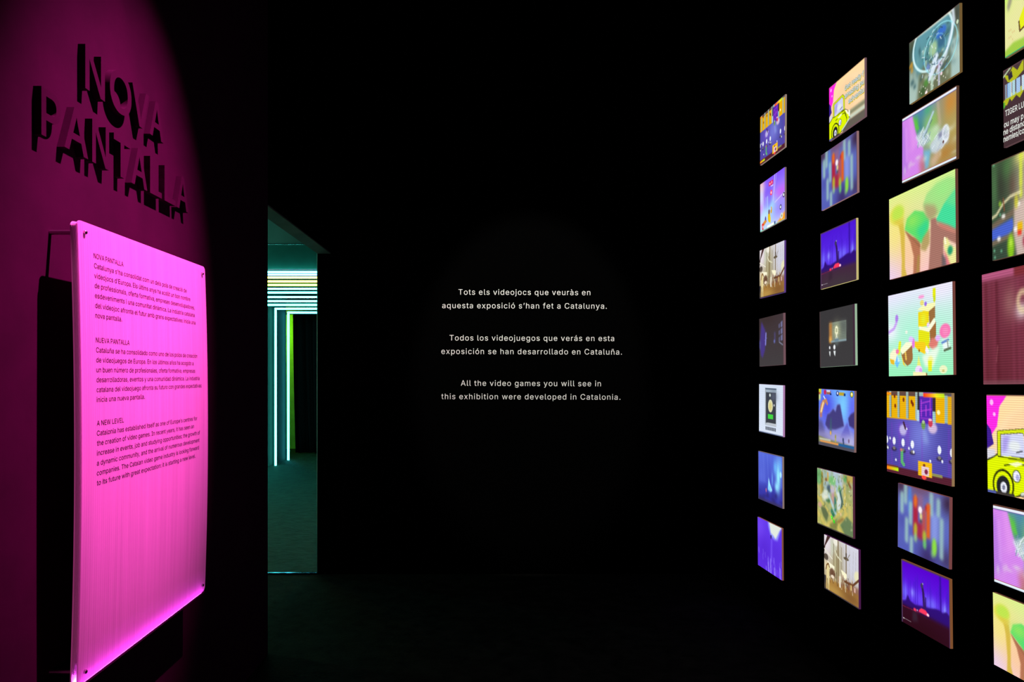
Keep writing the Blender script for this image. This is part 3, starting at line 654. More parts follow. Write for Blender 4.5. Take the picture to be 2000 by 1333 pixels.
def peaks():
    p = Pic((92, 130, 236), (120, 116, 220)); p.blob(.7, .25, .14, .25, (120, 200, 255), .95).blob(.45, .05, .15, .1, (110, 170, 250), .8).blob(.25, .3, .12, .2, (78, 80, 226), .9).blob(.95, .3, .08, .2, (96, 100, 240), .8)
    p.poly(((.26, .44), (.42, .35), (.55, .24), (.63, .25), (.68, .46), (.74, .56), (1, .7), (1, 1), (0, 1), (0, .75), (.2, .72)), (130, 130, 208), .7, .015)
    p.poly(((.2, .62), (.26, .44), (.34, .41), (.43, .33), (.5, .38), (.54, .26), (.62, .24), (.67, .4), (.73, .6), (.5, .68), (.3, .7)), (66, 60, 122), 1, .012).poly(((.84, .46), (.9, .39), (1, .34), (1, .62), (.87, .58)), (62, 52, 116), 1, .012).poly(((0, .55), (.1, .55), (.17, .68), (.2, .8), (0, .8)), (86, 82, 140), .9, .03)
    p.poly(((.35, .5), (.38, .48), (.4, .8), (.33, .8)), (60, 90, 110), .9, .015).poly(((.82, .52), (.62, .8), (.94, .84)), (92, 88, 188), .8, .012).blob(.45, .82, .3, .07, (164, 158, 204), .9).blob(.9, .84, .1, .08, (186, 186, 222), .8).blob(.1, .85, .15, .06, (128, 122, 168), .8)
    p.poly(((0, .83), (.2, .86), (.5, .88), (1, .9), (1, .98), (0, .96)), (126, 128, 88), 1, .01).rect(0, .94, 1, 1, (78, 76, 88))
    for u, v, c in ((.36, .75, (240, 176, 60)), (.5, .8, (150, 146, 60)), (.5, .86, (176, 170, 90)), (.71, .83, (46, 56, 96)), (.72, .88, (60, 70, 106)), (.86, .83, (112, 82, 120))): p.ell(u, v, .02, .035, c, .95, .006)
    p.rect(.05, .905, .58, .935, (216, 148, 82)).rect(.58, .9, 1, .945, (38, 92, 146)).rect(.03, .87, .36, .898, (226, 224, 206), .7, .008)
    p.rect(0, 0, .08, .09, (206, 206, 40)).rect(0, .09, .06, .2, (214, 226, 130), .9, .015).rect(.0, .06, .05, .1, (180, 100, 60))
    p.ell(.19, .055, .035, .045, (196, 34, 84)).rect(.23, .03, .36, .09, (150, 98, 72)).rect(.24, .02, .34, .05, (206, 206, 226)).rect(.33, .07, .38, .1, (30, 50, 110)).ell(.55, .065, .04, .045, (24, 44, 130)).ell(.55, .06, .016, .024, (240, 244, 250)).rect(.59, .04, .74, .095, (184, 160, 46)).rect(.72, .055, .77, .1, (20, 60, 130)).ell(.93, .065, .045, .05, (60, 120, 70)).ell(.93, .065, .03, .035, (246, 208, 60)).ell(.93, .06, .014, .018, (255, 250, 220))
    p.poly(((.19, .17), (.24, .17), (.28, .25), (.26, .29), (.21, .23), (.16, .3), (.1, .45), (.02, .44), (.06, .28), (.12, .2)), (190, 128, 92), 1, .006).poly(((.13, .22), (.16, .24), (.09, .42), (.05, .42)), (250, 230, 170), .9, .008).line(((.15, .13), (.19, .17)), .012, (220, 230, 236)).ell(.07, .47, .04, .04, (170, 116, 120), 1, .008); return p
def garden():
    p = Pic((168, 172, 140), (172, 170, 84)); p.rect(.15, 0, .72, .3, (190, 200, 226), 1, .03).blob(.35, .3, .2, .25, (150, 180, 190), .7).grain(11, 40, (120, 140, 60), .6, 0, .6, .04, .05).grain(12, 24, (200, 186, 104), .7, .3, 1, .04, .05)
    p.ell(.06, .15, .09, .14, (104, 170, 110), .9, .02).line(((.15, .08), (.15, .45)), .03, (150, 130, 50), .9, .012).line(((.1, .3), (.12, .55)), .022, (196, 170, 76), .9, .012).line(((.32, .05), (.33, .17)), .02, (208, 158, 66), .9, .008).ell(.27, .17, .04, .03, (130, 90, 50), .9, .01)
    p.ell(.44, .17, .1, .09, (118, 186, 112), .95, .015).rect(.56, .05, .6, .4, (168, 196, 222), .9, .015).ell(.65, .3, .05, .1, (120, 170, 90), .9, .015).ell(.36, .31, .07, .06, (64, 84, 106), .9, .015).ell(.45, .31, .06, .08, (190, 180, 200), .95, .015).ell(.47, .46, .05, .1, (190, 142, 154), .95, .02)
    p.poly(((.12, .46), (.22, .34), (.33, .36), (.36, .48), (.3, .56), (.18, .54)), (206, 216, 202), .95, .015).poly(((.33, .36), (.58, .72), (.54, .76), (.34, .46)), (176, 206, 222), .95, .01).poly(((.5, .4), (.56, .46), (.56, .66), (.5, .68)), (50, 118, 104), .95, .015).poly(((.56, .34), (.65, .3), (.7, .5), (.66, .62), (.58, .64)), (206, 218, 216), .95, .015).line(((.66, .3), (.72, .46), (.69, .58)), .02, (40, 76, 90), .9, .012).poly(((.42, .62), (.55, .76), (.62, .68), (.55, .82), (.5, .84), (.4, .7)), (30, 110, 86), .95, .015).ell(.32, .52, .07, .04, (60, 106, 66), .9, .015).ell(.26, .48, .06, .03, (230, 226, 206), .8, .015)
    for q in (((0, .5), (.28, .68), (.5, .84)), ((0, .78), (.26, .98)), ((.26, .98), (.48, .82), (.82, .5)), ((.78, .2), (.8, .7), (1, .82)), ((.7, 1), (.6, .92), (.62, .84), (.84, .64))): p.line(q, .03, (206, 186, 98), .85, .012)
    p.poly(((.1, .66), (.24, .66), (.34, .76), (.28, .9), (.16, .8)), (90, 104, 70), .95, .015).poly(((.66, .86), (.84, .68), (1, .76), (1, .98), (.8, 1)), (98, 122, 84), .95, .012).poly(((.36, .92), (.52, .82), (.6, .84), (.56, .98), (.4, .99)), (120, 122, 66), .9, .02).poly(((.54, .84), (.72, .72), (.78, .74), (.64, .84)), (140, 112, 62), .9, .015)
    p.ell(.08, .64, .06, .045, (206, 160, 140), .9, .012).ell(.43, .79, .022, .035, (52, 240, 30), 1, .004, -.5).ell(.49, .84, .022, .035, (44, 222, 34), 1, .004, -.5).ell(.42, .79, .008, .014, (150, 255, 110)).ell(.68, .68, .02, .03, (226, 190, 150), .9, .008).line(((.83, .05), (.95, .2)), .02, (120, 60, 30), .8, .01).ell(.8, .07, .05, .06, (90, 160, 90), .9, .015).rect(.85, .0, 1, .12, (190, 160, 70), .8, .02)
    r = random.Random(29)
    for _ in range(60):
        u, v = r.random(), .65 * r.random(); p.line(((u, v), (u + .06 * (r.random() - .5), v + .07 * r.random())), .007, r.choice(((84, 100, 50), (206, 186, 96), (60, 84, 70), (226, 228, 206), (140, 120, 50))), .75, .003)
    p.grain(31, 60, (90, 110, 60), .5, 0, 1, .012, .02).grain(32, 40, (232, 226, 180), .5, 0, 1, .01, .016).border((66, 62, 58), b=.022); return p
def lens():
    p = Pic((98, 112, 104), (132, 140, 108)); p.rect(0, .45, .2, 1, (166, 190, 180), 1, .02).rect(.84, .45, 1, 1, (164, 190, 184), 1, .02).blob(.06, .25, .08, .2, (60, 66, 46), .9).blob(.95, .12, .06, .12, (66, 70, 60), .9)
    p.ell(.48, .3, .42, .4, (96, 160, 178), .8, .02).blob(.45, .5, .16, .22, (70, 130, 130), .7).poly(((.28, .55), (.7, .5), (.82, .85), (.8, 1), (.16, 1), (.2, .8)), (104, 110, 82), .9, .03).grain(21, 50, (50, 84, 90), .7, .15, .8, .025, .04).grain(22, 30, (190, 210, 190), .7, .2, .9, .02, .03)
    p.ell(.66, .22, .1, .08, (54, 104, 200), .9, .015, -.4).ell(.66, .36, .08, .09, (54, 96, 130), .85, .02).ell(.5, .38, .08, .11, (170, 200, 150), .9, .02).ell(.4, .62, .05, .06, (110, 140, 210), .8, .015).ell(.62, .68, .08, .05, (150, 110, 130), .8, .02).ell(.36, .83, .05, .06, (80, 140, 60), .9, .02).ell(.28, .93, .06, .08, (62, 90, 50), .9, .02)
    p.ring(.48, .25, .39, .42, .017, (214, 246, 248), .9, .006).ring(.64, .45, .32, .36, .008, (150, 226, 236), .8, .004).ring(.6, .42, .14, .2, .006, (130, 200, 220), .6, .005)
    p.line(((.12, .0), (.5, .02), (.86, .02)), .022, (226, 226, 206), .8, .012).line(((.88, .02), (.9, .2), (.74, .62), (.5, .85)), .022, (224, 236, 250), .85, .014)
    p.ell(.5, .66, .06, .2, (216, 230, 244), .95, .012, .45).rect(.45, .78, .5, 1, (190, 220, 200), .8, .01).rect(.6, .6, .63, 1, (206, 206, 240), .9, .01).ell(.66, .84, .02, .025, (236, 206, 216)).ell(.36, .98, .024, .03, (246, 226, 226)).line(((.0, .42), (.06, .36), (.06, .5)), .02, (206, 150, 50), .8, .012).ell(.96, .25, .02, .03, (200, 220, 190))
    r = random.Random(23)
    for _ in range(70):
        u, v = .26 + .5 * r.random(), .12 + .7 * r.random(); p.line(((u, v), (u + .08 * (r.random() - .3), v + .1 * (r.random() - .5))), .007, r.choice(((40, 70, 84), (60, 100, 130), (190, 220, 226), (120, 160, 130), (70, 120, 190), (226, 238, 240))), .75, .003)
    for i in range(14): p.ell(.22 + .04 * i, .9 + .05 * math.sin(i * 2.1), .008, .012, (236, 236, 220), .8)
    p.border((82, 62, 60), t=.012); return p
def feather():
    p = Pic((120, 150, 150), (150, 160, 120)); p.blob(.4, .12, .16, .12, (70, 124, 176), .95).blob(.6, .12, .1, .1, (116, 140, 170), .8).blob(.6, .3, .2, .12, (130, 190, 100), .9).blob(.9, .2, .14, .22, (198, 132, 56), .95).blob(.95, .6, .12, .2, (176, 156, 86), .9).blob(.8, .85, .16, .12, (176, 124, 56), .9).blob(.35, .3, .06, .12, (60, 124, 140), .8).blob(.75, .25, .05, .15, (150, 140, 120), .6).blob(.5, .1, .05, .05, (70, 170, 110), .7)
    p.ell(.6, .52, .13, .13, (176, 212, 160), .9, .03).blob(.28, .22, .03, .08, (84, 190, 60), .95).line(((.22, .1), (.32, .3)), .02, (92, 190, 70), .9, .012)
    p.poly(((0, 0), (.19, 0), (.27, .32), (.34, .5), (.42, .62), (.43, .8), (.36, 1), (0, 1)), (206, 130, 228), 1, .01).poly(((0, .1), (.06, .2), (.12, .8), (0, .95)), (176, 116, 220), .8, .03).poly(((.14, .05), (.19, .02), (.3, .5), (.2, .6)), (222, 148, 232), .7, .025).line(((.08, .2), (.1, .7)), .02, (216, 150, 236), .6, .015).poly(((.34, .78), (.46, .7), (.5, .95), (.36, 1)), (190, 110, 130), .9, .03)
    p.poly(((.27, .4), (.42, .34), (.5, .44), (.56, .54), (.4, .6), (.34, .54)), (206, 220, 226), .95, .015)
    for k in range(6): p.line(((.29 + .03 * k, .36 + .01 * k), (.4 + .03 * k, .58)), .006, (130, 150, 166), .7)
    p.line(((.6, .18), (.48, .36), (.42, .48)), .018, (176, 200, 216), .95, .006).line(((.58, .28), (.44, .46)), .006, (80, 100, 120)).poly(((.54, .64), (.7, .52), (.8, .46), (.87, .52), (.87, .68), (.78, .74), (.66, .8), (.56, .74)), (190, 204, 214), .95, .015).ell(.74, .56, .06, .04, (120, 120, 150), .8, .015).ring(.82, .58, .05, .1, .014, (226, 232, 240), .9, .008).ell(.78, .68, .014, .024, (96, 60, 50)).poly(((.42, .66), (.56, .7), (.52, .92), (.46, .96)), (112, 176, 206), .95, .02).poly(((.54, .86), (.68, .76), (.74, .84), (.6, .98)), (206, 176, 150), .8, .03)
    r = random.Random(17)
    for _ in range(26):
        u, v = .3 + .24 * r.random(), .38 + .2 * r.random(); p.line(((u, v), (u + .05 * r.random(), v - .03 - .05 * r.random())), .006, r.choice(((236, 244, 246), (214, 226, 232), (120, 146, 166), (150, 176, 160))), .9, .002)
    for _ in range(22):
        u, v = .56 + .3 * r.random(), .5 + .26 * r.random(); p.line(((u, v), (u + .04, v - .03)), .006, r.choice(((230, 238, 246), (150, 160, 190), (190, 176, 200), (170, 200, 180))), .7, .003)
    p.grain(41, 26, (220, 226, 214), .5, .35, .95, .03, .03).line(((.68, .06), (.72, .4)), .02, (196, 170, 150), .6, .015)
    p.rect(0, .0, 1, .018, (100, 60, 50)).rect(0, .018, 1, .048, (230, 236, 250)).rect(0, .048, 1, .058, (70, 60, 130)).rect(0, .955, 1, .962, (170, 70, 60)).rect(0, .962, 1, .99, (222, 236, 246)).border((40, 50, 80), b=.008); return p
def trees():
    p = Pic((212, 232, 138), (244, 190, 190)); p.blob(.05, .95, .2, .22, (226, 198, 232), .95).blob(.12, .45, .14, .25, (240, 224, 120), .8).blob(.35, .75, .12, .2, (246, 196, 150), .8).blob(.95, .1, .2, .1, (196, 232, 140), .8)
    p.poly(((.16, .36), (.24, .36), (.26, .5), (.26, .9), (.29, 1), (.2, 1), (.21, .8), (.19, .5)), (206, 176, 62), .9, .008).ell(.13, .24, .12, .11, (220, 216, 76), .9, .015).ell(.15, .22, .1, .09, (182, 222, 76), .9, .02).poly(((.06, .3), (.26, .3), (.22, .4), (.16, .38)), (214, 190, 66), .8, .015)
    p.poly(((.26, .46), (.38, .56), (.5, .62), (.5, .78), (.49, 1), (.39, 1), (.4, .8), (.35, .62)), (176, 112, 82), 1, .008).poly(((.46, .8), (.49, .8), (.48, 1), (.44, 1)), (166, 140, 70), .8, .01)
    p.poly(((.26, .45), (.3, .33), (.42, .27), (.55, .32), (.64, .42), (.62, .56), (.52, .68), (.42, .58)), (92, 214, 104), 1, .008).poly(((.44, .5), (.62, .42), (.62, .52), (.52, .66)), (50, 206, 140), .9, .025).blob(.38, .38, .08, .06, (150, 222, 90), .7).poly(((.26, .46), (.29, .48), (.51, .7), (.49, .72)), (150, 100, 70), .8, .006)
    p.poly(((.54, .62), (.64, .54), (.64, .7), (.58, .78), (.5, .74)), (170, 150, 90), .9, .012)
    p.poly(((.55, .24), (.6, .14), (.74, .07), (.9, .06), (1, .1), (1, .22), (.86, .38), (.74, .42), (.66, .46), (.58, .36)), (160, 216, 130), 1, .012).poly(((.55, .24), (.62, .26), (.72, .3), (.76, .4), (.66, .46), (.6, .4)), (172, 150, 110), .9, .02).blob(.84, .16, .1, .07, (150, 226, 130), .8).poly(((.72, .48), (.84, .33), (1, .22), (1, .68), (.9, .6), (.76, .52)), (66, 214, 150), 1, .008).poly(((.86, .32), (1, .2), (1, .4)), (104, 216, 140), .8, .02)
    p.poly(((.66, .44), (.73, .44), (.75, .52), (.9, .62), (1, .68), (1, .8), (.88, .72), (.83, .78), (.83, 1), (.62, 1), (.65, .7)), (162, 112, 100), 1, .008).poly(((.72, .47), (.9, .57), (1, .64), (1, .69), (.8, .58)), (196, 116, 104), .9, .01)
    p.poly(((.83, .72), (.88, .7), (.93, .8), (1, .84), (1, 1), (.9, 1), (.85, .86)), (230, 226, 150), 1, .008).ell(.92, .85, .035, .05, (40, 150, 104), 1, .01).poly(((.84, .82), (.89, .92), (.92, 1), (.86, 1)), (214, 112, 124), .9, .01).poly(((.81, .86), (.86, .92), (.87, 1), (.81, 1)), (98, 86, 90), .9, .01).line(((.85, .7), (.86, .76)), .012, (246, 240, 200)); return p
def candy():
    p = Pic((214, 226, 236), (146, 234, 180)); p.blob(.1, .0, .3, .12, (226, 222, 248), .9).blob(.5, .5, .3, .2, (166, 238, 208), .7).blob(.85, .05, .2, .1, (230, 224, 244), .9).blob(.05, .45, .08, .08, (236, 236, 250), .9)
    p.line(((.0, .46), (.1, .42), (.14, .36), (.15, .28)), .018, (196, 160, 236), 1, .005).ell(.15, .3, .026, .045, (170, 124, 226), 1, .005).ell(.55, .1, .045, .02, (246, 150, 206), 1, .006).rect(.72, .03, .765, .13, (222, 226, 20)).ell(.745, .15, .018, .04, (200, 214, 30))
    p.poly(((.5, .27), (.66, .26), (.66, .44), (.5, .44)), (232, 210, 20)).poly(((.66, .28), (.755, .22), (.755, .36), (.67, .43)), (150, 106, 60)).poly(((.49, .24), (.6, .19), (.76, .19), (.755, .23), (.66, .28)), (244, 244, 176)).ell(.56, .17, .03, .032, (228, 214, 120)).ell(.615, .19, .02, .026, (150, 110, 226)).poly(((.5, .47), (.67, .5), (.67, .7), (.5, .66)), (222, 222, 24)).poly(((.67, .5), (.765, .4), (.765, .56), (.68, .66)), (156, 104, 56)).poly(((.51, .43), (.64, .46), (.74, .36), (.76, .41), (.66, .51), (.52, .47)), (246, 250, 214)).ell(.65, .43, .02, .026, (226, 206, 250)).blob(.58, .36, .03, .05, (222, 234, 60), .8)
    p.poly(((.44, .6), (.6, .62), (.62, .7), (.6, .76), (.5, .71), (.44, .66)), (240, 200, 30)).ell(.51, .71, .012, .018, (140, 96, 40)).poly(((.65, .66), (.7, .58), (.8, .6), (.78, .68), (.72, .72)), (216, 120, 110), 1, .008).ell(.79, .59, .035, .035, (226, 176, 246), 1, .006)
    p.ell(.89, .52, .075, .08, (246, 116, 176), 1, .006, .45).ell(.895, .525, .04, .045, (240, 150, 190), .6, .012).poly(((.84, .62), (.93, .6), (.96, .7), (.87, .74)), (238, 246, 244), .9, .012).line(((.85, .645), (.93, .62)), .014, (104, 140, 200)).line(((.88, .73), (.96, .71)), .014, (90, 110, 80)).line(((.92, .62), (.93, .7)), .008, (150, 160, 150))
    p.poly(((.22, .72), (.4, .63), (.41, .8), (.38, .85), (.32, .88), (.25, .82)), (154, 106, 60)).poly(((.2, .68), (.3, .6), (.4, .6), (.4, .64), (.24, .74)), (246, 250, 206)).line(((.29, .72), (.3, .8)), .012, (226, 190, 90)).poly(((.22, .73), (.26, .83), (.3, .89), (.25, .86)), (238, 200, 50)).ell(.42, .62, .022, .06, (226, 120, 220), 1, .004).ell(.38, .57, .035, .035, (222, 190, 250), 1, .006).line(((.18, .72), (.2, .6)), .022, (222, 232, 40))
    p.poly(((.02, .72), (.1, .66), (.17, .7), (.14, .82), (.03, .84)), (246, 240, 200), .95, .008).poly(((.02, .78), (.1, .8), (.1, .86), (.04, .84)), (232, 184, 40)).ell(.155, .7, .028, .03, (240, 120, 170)).poly(((.15, .74), (.2, .82), (.15, .9), (.11, .84)), (110, 190, 250)).poly(((.15, .74), (.2, .82), (.16, .83)), (190, 230, 255)).poly(((.55, .78), (.72, .7), (.82, .68), (.72, .9), (.6, .9)), (232, 248, 226), .9, .015).ell(.68, .84, .04, .06, (240, 236, 140), .9, .01).rect(.645, .83, .7, .95, (226, 232, 40)).poly(((.62, .66), (.66, .72), (.64, .76), (.6, .72)), (240, 236, 252))
    p.poly(((.5, .76), (.54, .9), (.47, .9)), (222, 232, 120)).ell(.5, .93, .055, .05, (232, 214, 250)).ell(.53, .94, .024, .03, (214, 160, 240)).poly(((.41, .95), (.6, .96), (.63, 1), (.41, 1)), (244, 240, 180)).rect(.61, .97, .63, 1, (150, 96, 50)).ell(.86, .935, .055, .045, (230, 238, 190)).ell(.86, .95, .02, .014, (206, 190, 120)).ell(.31, .48, .02, .02, (226, 236, 220)); return p
def sand():
    p = Pic((224, 226, 152), (226, 222, 158)); p.blob(.0, .0, .12, .2, (190, 236, 90), .95).poly(((.05, .28), (.12, .12), (.2, .08), (.16, .26), (.09, .36)), (150, 146, 124), .9, .02).ell(.2, .12, .04, .07, (150, 130, 70), .9, .015).poly(((.34, .56), (.5, .36), (.9, .3), (.9, .62), (.36, .72)), (226, 232, 30)).line(((.33, .6), (.35, .74), (.5, .7)), .014, (96, 66, 40)).ring(.4, .1, .05, .07, .014, (236, 236, 214)).blob(.7, .15, .12, .1, (240, 190, 120), .8)
    for i in range(7): p.ell(.1 + .04 * (i % 4), .64 + .05 * (i // 2), .008, .014, (206, 150, 100), .8, .006)
    p.poly(((0, .9), (.2, .84), (.6, .88), (1, .84), (1, 1), (0, 1)), (150, 196, 60), .9, .015).border((40, 170, 110), b=.02); return p.tile(1.7)
def notice():
    p = Pic((72, 52, 58), (66, 46, 50)); p.poly(((.02, .06), (.16, .1), (.3, .02), (.44, .1), (.62, 0), (.62, .14), (.3, .22), (.14, .18)), (176, 180, 34)).poly(((.15, .1), (.26, .06), (.3, .15), (.18, .17)), (46, 40, 56)).line(((0, .09), (.28, 0)), .012, (176, 196, 160))
    p.poly(((.0, .4), (.1, .38), (.22, .34), (.4, .36), (.64, .3), (.64, .38), (.5, .46), (.4, .4), (.26, .45), (.2, .4), (.12, .47), (0, .46)), (176, 180, 34)).poly(((0, .42), (.05, .42), (.06, .48), (0, .5)), (80, 160, 50))
    for u, w, c in ((.06, .03, (150, 176, 200)), (.1, .02, (206, 220, 226)), (.125, .11, (150, 190, 222)), (.24, .02, (226, 230, 226)), (.28, .09, (170, 206, 214)), (.4, .12, (160, 190, 226)), (.56, .1, (190, 210, 226))): p.rect(u, .2, u + w, .385, c)
    p.rect(.13, .2, .145, .38, (70, 110, 190)).border((92, 66, 70), t=.02); return p.tile(2.2)
def jungle():
    p = Pic((62, 86, 58), (52, 70, 56)); p.blob(.2, .25, .1, .15, (52, 56, 46), .9).blob(.06, .25, .05, .2, (74, 112, 70), .8).blob(.35, .1, .08, .08, (66, 110, 60), .8).blob(.45, .3, .06, .1, (64, 50, 40), .9).blob(.75, .4, .2, .4, (204, 176, 160), .8).blob(.64, .04, .1, .06, (226, 220, 120), .9)
    for v in (.03, .12, .2, .28, .38): p.ell(.62 - .02 * v, v + .02, .035, .055, (206, 216, 70), .9, .014)
    p.line(((0, .56), (.1, .54), (.24, .45), (.4, .4), (.6, .39)), .014, (226, 216, 170), .95, .008).ell(.18, .44, .03, .025, (150, 200, 50), .9, .012).line(((.25, .4), (.27, .52)), .012, (130, 76, 50), .9, .006)
    p.poly(((0, .62), (.5, .52), (.52, .58), (0, .7)), (112, 98, 80), 1, .012).poly(((0, .68), (.44, .62), (.46, .7), (.4, .78), (0, .8)), (70, 96, 200), 1, .012).poly(((0, .8), (.5, .76), (.48, .8), (0, .85)), (120, 104, 84), 1, .012).poly(((.48, .5), (1, .4), (1, 1), (.52, 1), (.46, .78)), (206, 182, 172), .9, .02)
    for u, v in ((.25, .575), (.15, .79), (.5, .74), (.56, .5)): p.ell(u, v, .04, .022, (244, 240, 236), .95, .01)
    p.rect(.54, .68, .64, .77, (226, 178, 20), 1, .01).rect(.54, .76, .62, .81, (226, 62, 40), 1, .01).ell(.4, .9, .07, .13, (136, 196, 30), .95, .02).ell(.4, .86, .03, .04, (206, 236, 90), .8, .02).ell(.7, .88, .06, .06, (150, 30, 60), .9, .02).ell(.52, .47, .04, .07, (196, 190, 60), .9, .015)
    for u, v in ((.05, .02), (.05, .9), (.2, .92), (.06, .97), (.18, .55)): p.ell(u, v, .02, .014, (120, 206, 160), .8, .008)
    p.border((92, 66, 56), t=.012); return p.tile(1.9)
def drape():
    p = Pic((118, 52, 70), (98, 38, 50)); p.rect(0, 0, .42, .07, (172, 84, 120), 1, .012).rect(.42, .0, 1, .08, (120, 44, 50), 1, .012)
    r = random.Random(9)
    for _ in range(22):
        u = r.random(); p.line(((u, .1), (u + .02 * r.random(), 1)), .012, r.choice(((134, 56, 78), (84, 28, 38), (110, 44, 58))), .6, .014)
    p.blob(.36, .3, .06, .1, (146, 96, 96), .8).blob(.5, .38, .05, .05, (214, 196, 200), .95).ring(.52, .3, .06, .08, .02, (216, 190, 150), .8, .012).line(((.2, .66), (.18, .8)), .006, (150, 80, 90), .6, .004).rect(0, .965, 1, 1, (124, 76, 86), .7, .01); return p.tile(1.3)

DRAW = dict(dance=dance, city=city, ship=ship, corridor=corridor, safe=safe, ice=ice, slope=slope, car=car, stripes=stripes, forest=forest, candle=candle,
            peaks=peaks, garden=garden, lens=lens, feather=feather, trees=trees, candy=candy, sand=sand, notice=notice, jungle=jungle, drape=drape)
DRAW['dusk'] = lambda: forest((52, 14, 34), (42, 10, 20), (84, 2, 200))
PIC = {k: f().mesh() for k, f in DRAW.items()}

# ------------------------------------------------------------------ the screens on the right wall (centre Y, centre Z, width, height, lean)
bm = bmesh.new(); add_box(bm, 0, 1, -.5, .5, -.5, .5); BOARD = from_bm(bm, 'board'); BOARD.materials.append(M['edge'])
M['caption'] = emit('screen_caption', lin((236, 240, 232)), 1)
M['caption_outline'] = emit('screen_caption_outline', lin((70, 120, 130)), 1)
M['caption_glow'] = emit('screen_caption_shadow', lin((226, 200, 40)), 1)
XS = 1.7
T = XR - XS
protos = {}
def screen(pic, y, z, w, h, lean, edge, label):
    r = empty('video_screen', (XR, y, z), label, 'screen', 'video screens on the right wall'); r.rotation_euler = (R(lean), 0, 0)
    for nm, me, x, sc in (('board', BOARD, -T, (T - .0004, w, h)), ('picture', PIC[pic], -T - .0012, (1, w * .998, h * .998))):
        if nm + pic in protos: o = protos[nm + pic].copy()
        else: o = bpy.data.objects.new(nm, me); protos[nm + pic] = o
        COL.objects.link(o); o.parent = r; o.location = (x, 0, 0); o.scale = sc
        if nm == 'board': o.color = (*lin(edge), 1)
    return r
def caption(r, w, h, body, u0, u1, v, size, outline=True):
    g, f = fill(body, res=3, bold=.01)
    x = (g[:, 0] - g[:, 0].min()) / np.ptp(g[:, 0]); y = g[:, 1] * size
    sets = [(M['caption'], .0024, ((0, 0),))]
    if outline:
        e = .0065
        sets = [(M['caption_glow'], .0016, ((.004, .02), (.01, .028))), (M['caption_outline'], .0020, ((-e, 0), (e, 0), (0, -e * 1.3), (0, e * 1.3)))] + sets
    for mm, dx, shifts in sets:
        vs, fs = [], []
        for k, (du, dv) in enumerate(shifts):
            p = np.empty_like(g); p[:, 0] = -T - dx - k * .00005; p[:, 1] = (.5 - (u0 + (u1 - u0) * x) - du) * w; p[:, 2] = (.5 - v - dv + y) * h
            vs.append(p); fs += [tuple(i + k * len(g) for i in q) for q in f]
        me = mesh_of(np.vstack(vs), fs); me.materials.append(mm); o = bpy.data.objects.new('caption', me); COL.objects.link(o); o.parent = r

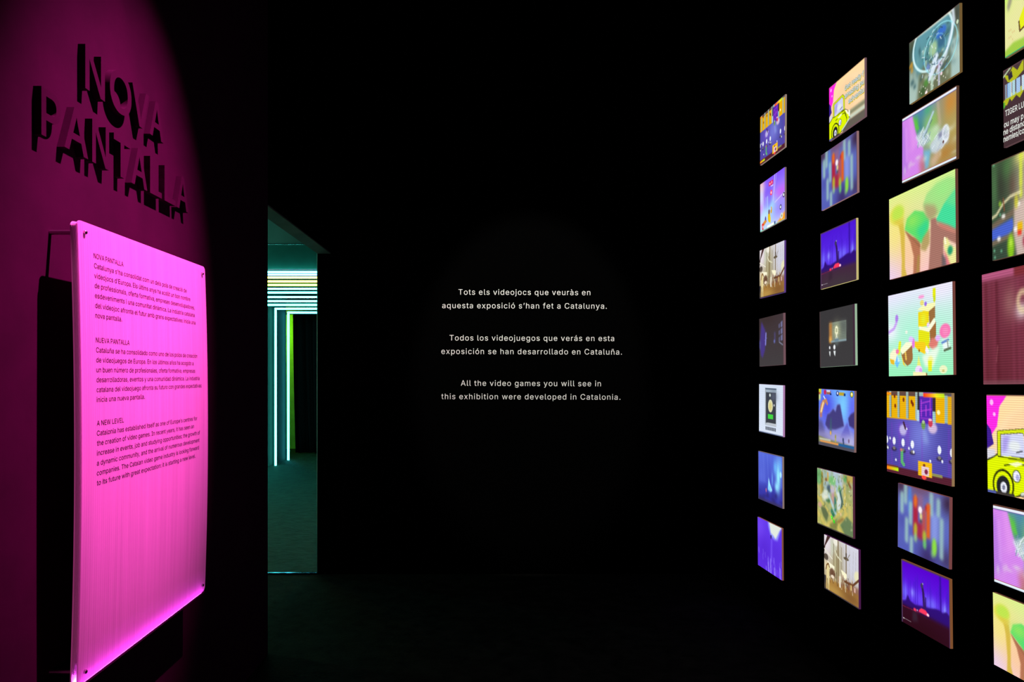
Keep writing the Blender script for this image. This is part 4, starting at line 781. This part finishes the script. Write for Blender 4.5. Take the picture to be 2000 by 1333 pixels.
A, B, C, D = ('farthest column', 'second farthest column', 'third column', 'nearest column')
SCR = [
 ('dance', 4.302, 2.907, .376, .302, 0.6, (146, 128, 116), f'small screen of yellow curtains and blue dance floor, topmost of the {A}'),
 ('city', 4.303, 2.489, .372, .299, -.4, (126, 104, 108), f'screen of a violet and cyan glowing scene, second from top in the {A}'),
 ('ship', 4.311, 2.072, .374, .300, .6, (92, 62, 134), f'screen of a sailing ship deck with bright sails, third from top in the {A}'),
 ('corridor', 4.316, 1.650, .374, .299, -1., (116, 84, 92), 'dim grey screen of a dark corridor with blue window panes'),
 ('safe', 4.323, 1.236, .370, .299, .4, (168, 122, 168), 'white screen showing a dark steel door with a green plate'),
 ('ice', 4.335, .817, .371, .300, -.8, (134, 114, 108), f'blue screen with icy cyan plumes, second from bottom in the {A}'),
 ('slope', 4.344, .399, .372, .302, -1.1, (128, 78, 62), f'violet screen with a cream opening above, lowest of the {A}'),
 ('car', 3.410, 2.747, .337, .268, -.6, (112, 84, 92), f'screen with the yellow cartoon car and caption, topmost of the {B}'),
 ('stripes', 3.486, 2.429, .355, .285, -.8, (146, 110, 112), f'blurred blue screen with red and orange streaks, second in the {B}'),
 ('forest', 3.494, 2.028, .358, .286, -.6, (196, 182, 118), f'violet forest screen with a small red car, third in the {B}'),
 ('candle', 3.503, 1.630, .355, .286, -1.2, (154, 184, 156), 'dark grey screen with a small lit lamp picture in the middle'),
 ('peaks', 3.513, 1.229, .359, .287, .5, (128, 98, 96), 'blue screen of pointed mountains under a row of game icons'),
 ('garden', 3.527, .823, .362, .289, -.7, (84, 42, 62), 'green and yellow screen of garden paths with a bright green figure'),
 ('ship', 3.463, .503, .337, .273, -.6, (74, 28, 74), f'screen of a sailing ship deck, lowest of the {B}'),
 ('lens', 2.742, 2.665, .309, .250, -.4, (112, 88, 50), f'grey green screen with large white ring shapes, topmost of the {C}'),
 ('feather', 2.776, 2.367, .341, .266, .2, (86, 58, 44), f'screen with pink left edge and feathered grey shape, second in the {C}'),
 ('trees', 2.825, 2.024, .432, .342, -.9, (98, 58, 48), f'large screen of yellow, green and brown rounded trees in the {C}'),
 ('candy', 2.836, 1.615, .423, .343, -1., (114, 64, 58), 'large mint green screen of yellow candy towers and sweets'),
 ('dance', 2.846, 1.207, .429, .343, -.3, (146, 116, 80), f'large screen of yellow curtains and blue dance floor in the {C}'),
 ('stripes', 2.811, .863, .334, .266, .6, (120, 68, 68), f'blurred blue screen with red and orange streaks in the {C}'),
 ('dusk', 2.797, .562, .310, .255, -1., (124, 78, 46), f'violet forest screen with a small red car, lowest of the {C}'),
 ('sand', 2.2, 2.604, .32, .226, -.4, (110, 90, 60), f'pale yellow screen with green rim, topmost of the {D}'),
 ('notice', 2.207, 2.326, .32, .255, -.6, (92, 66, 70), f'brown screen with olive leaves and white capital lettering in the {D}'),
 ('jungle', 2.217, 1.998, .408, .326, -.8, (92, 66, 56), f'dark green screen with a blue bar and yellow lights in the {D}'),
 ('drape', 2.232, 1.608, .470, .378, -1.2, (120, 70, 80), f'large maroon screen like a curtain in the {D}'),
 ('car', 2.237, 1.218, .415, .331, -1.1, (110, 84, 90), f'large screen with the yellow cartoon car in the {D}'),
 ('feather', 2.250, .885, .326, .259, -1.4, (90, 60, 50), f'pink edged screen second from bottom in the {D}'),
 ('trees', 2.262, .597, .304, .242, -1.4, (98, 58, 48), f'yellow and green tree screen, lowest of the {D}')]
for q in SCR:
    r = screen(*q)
    pic, y, z, w, h = q[:5]
    if pic == 'car':
        caption(r, w, h, 'Get ready f', .47, .985, .29, .115)
        caption(r, w, h, 'amazing pu', .47, .985, .43, .115)
        caption(r, w, h, 'adventu', .57, .985, .57, .115)
    if pic == 'notice':
        for body, u0, u1, v in (('TIGER LU', .03, .285, .605), ('ou may p', .012, .28, .745), ('ne distanc', .004, .30, .84), ('nemies/co', .004, .29, .93)):
            caption(r, w, h, body, u0, u1, v, .105, outline=False)
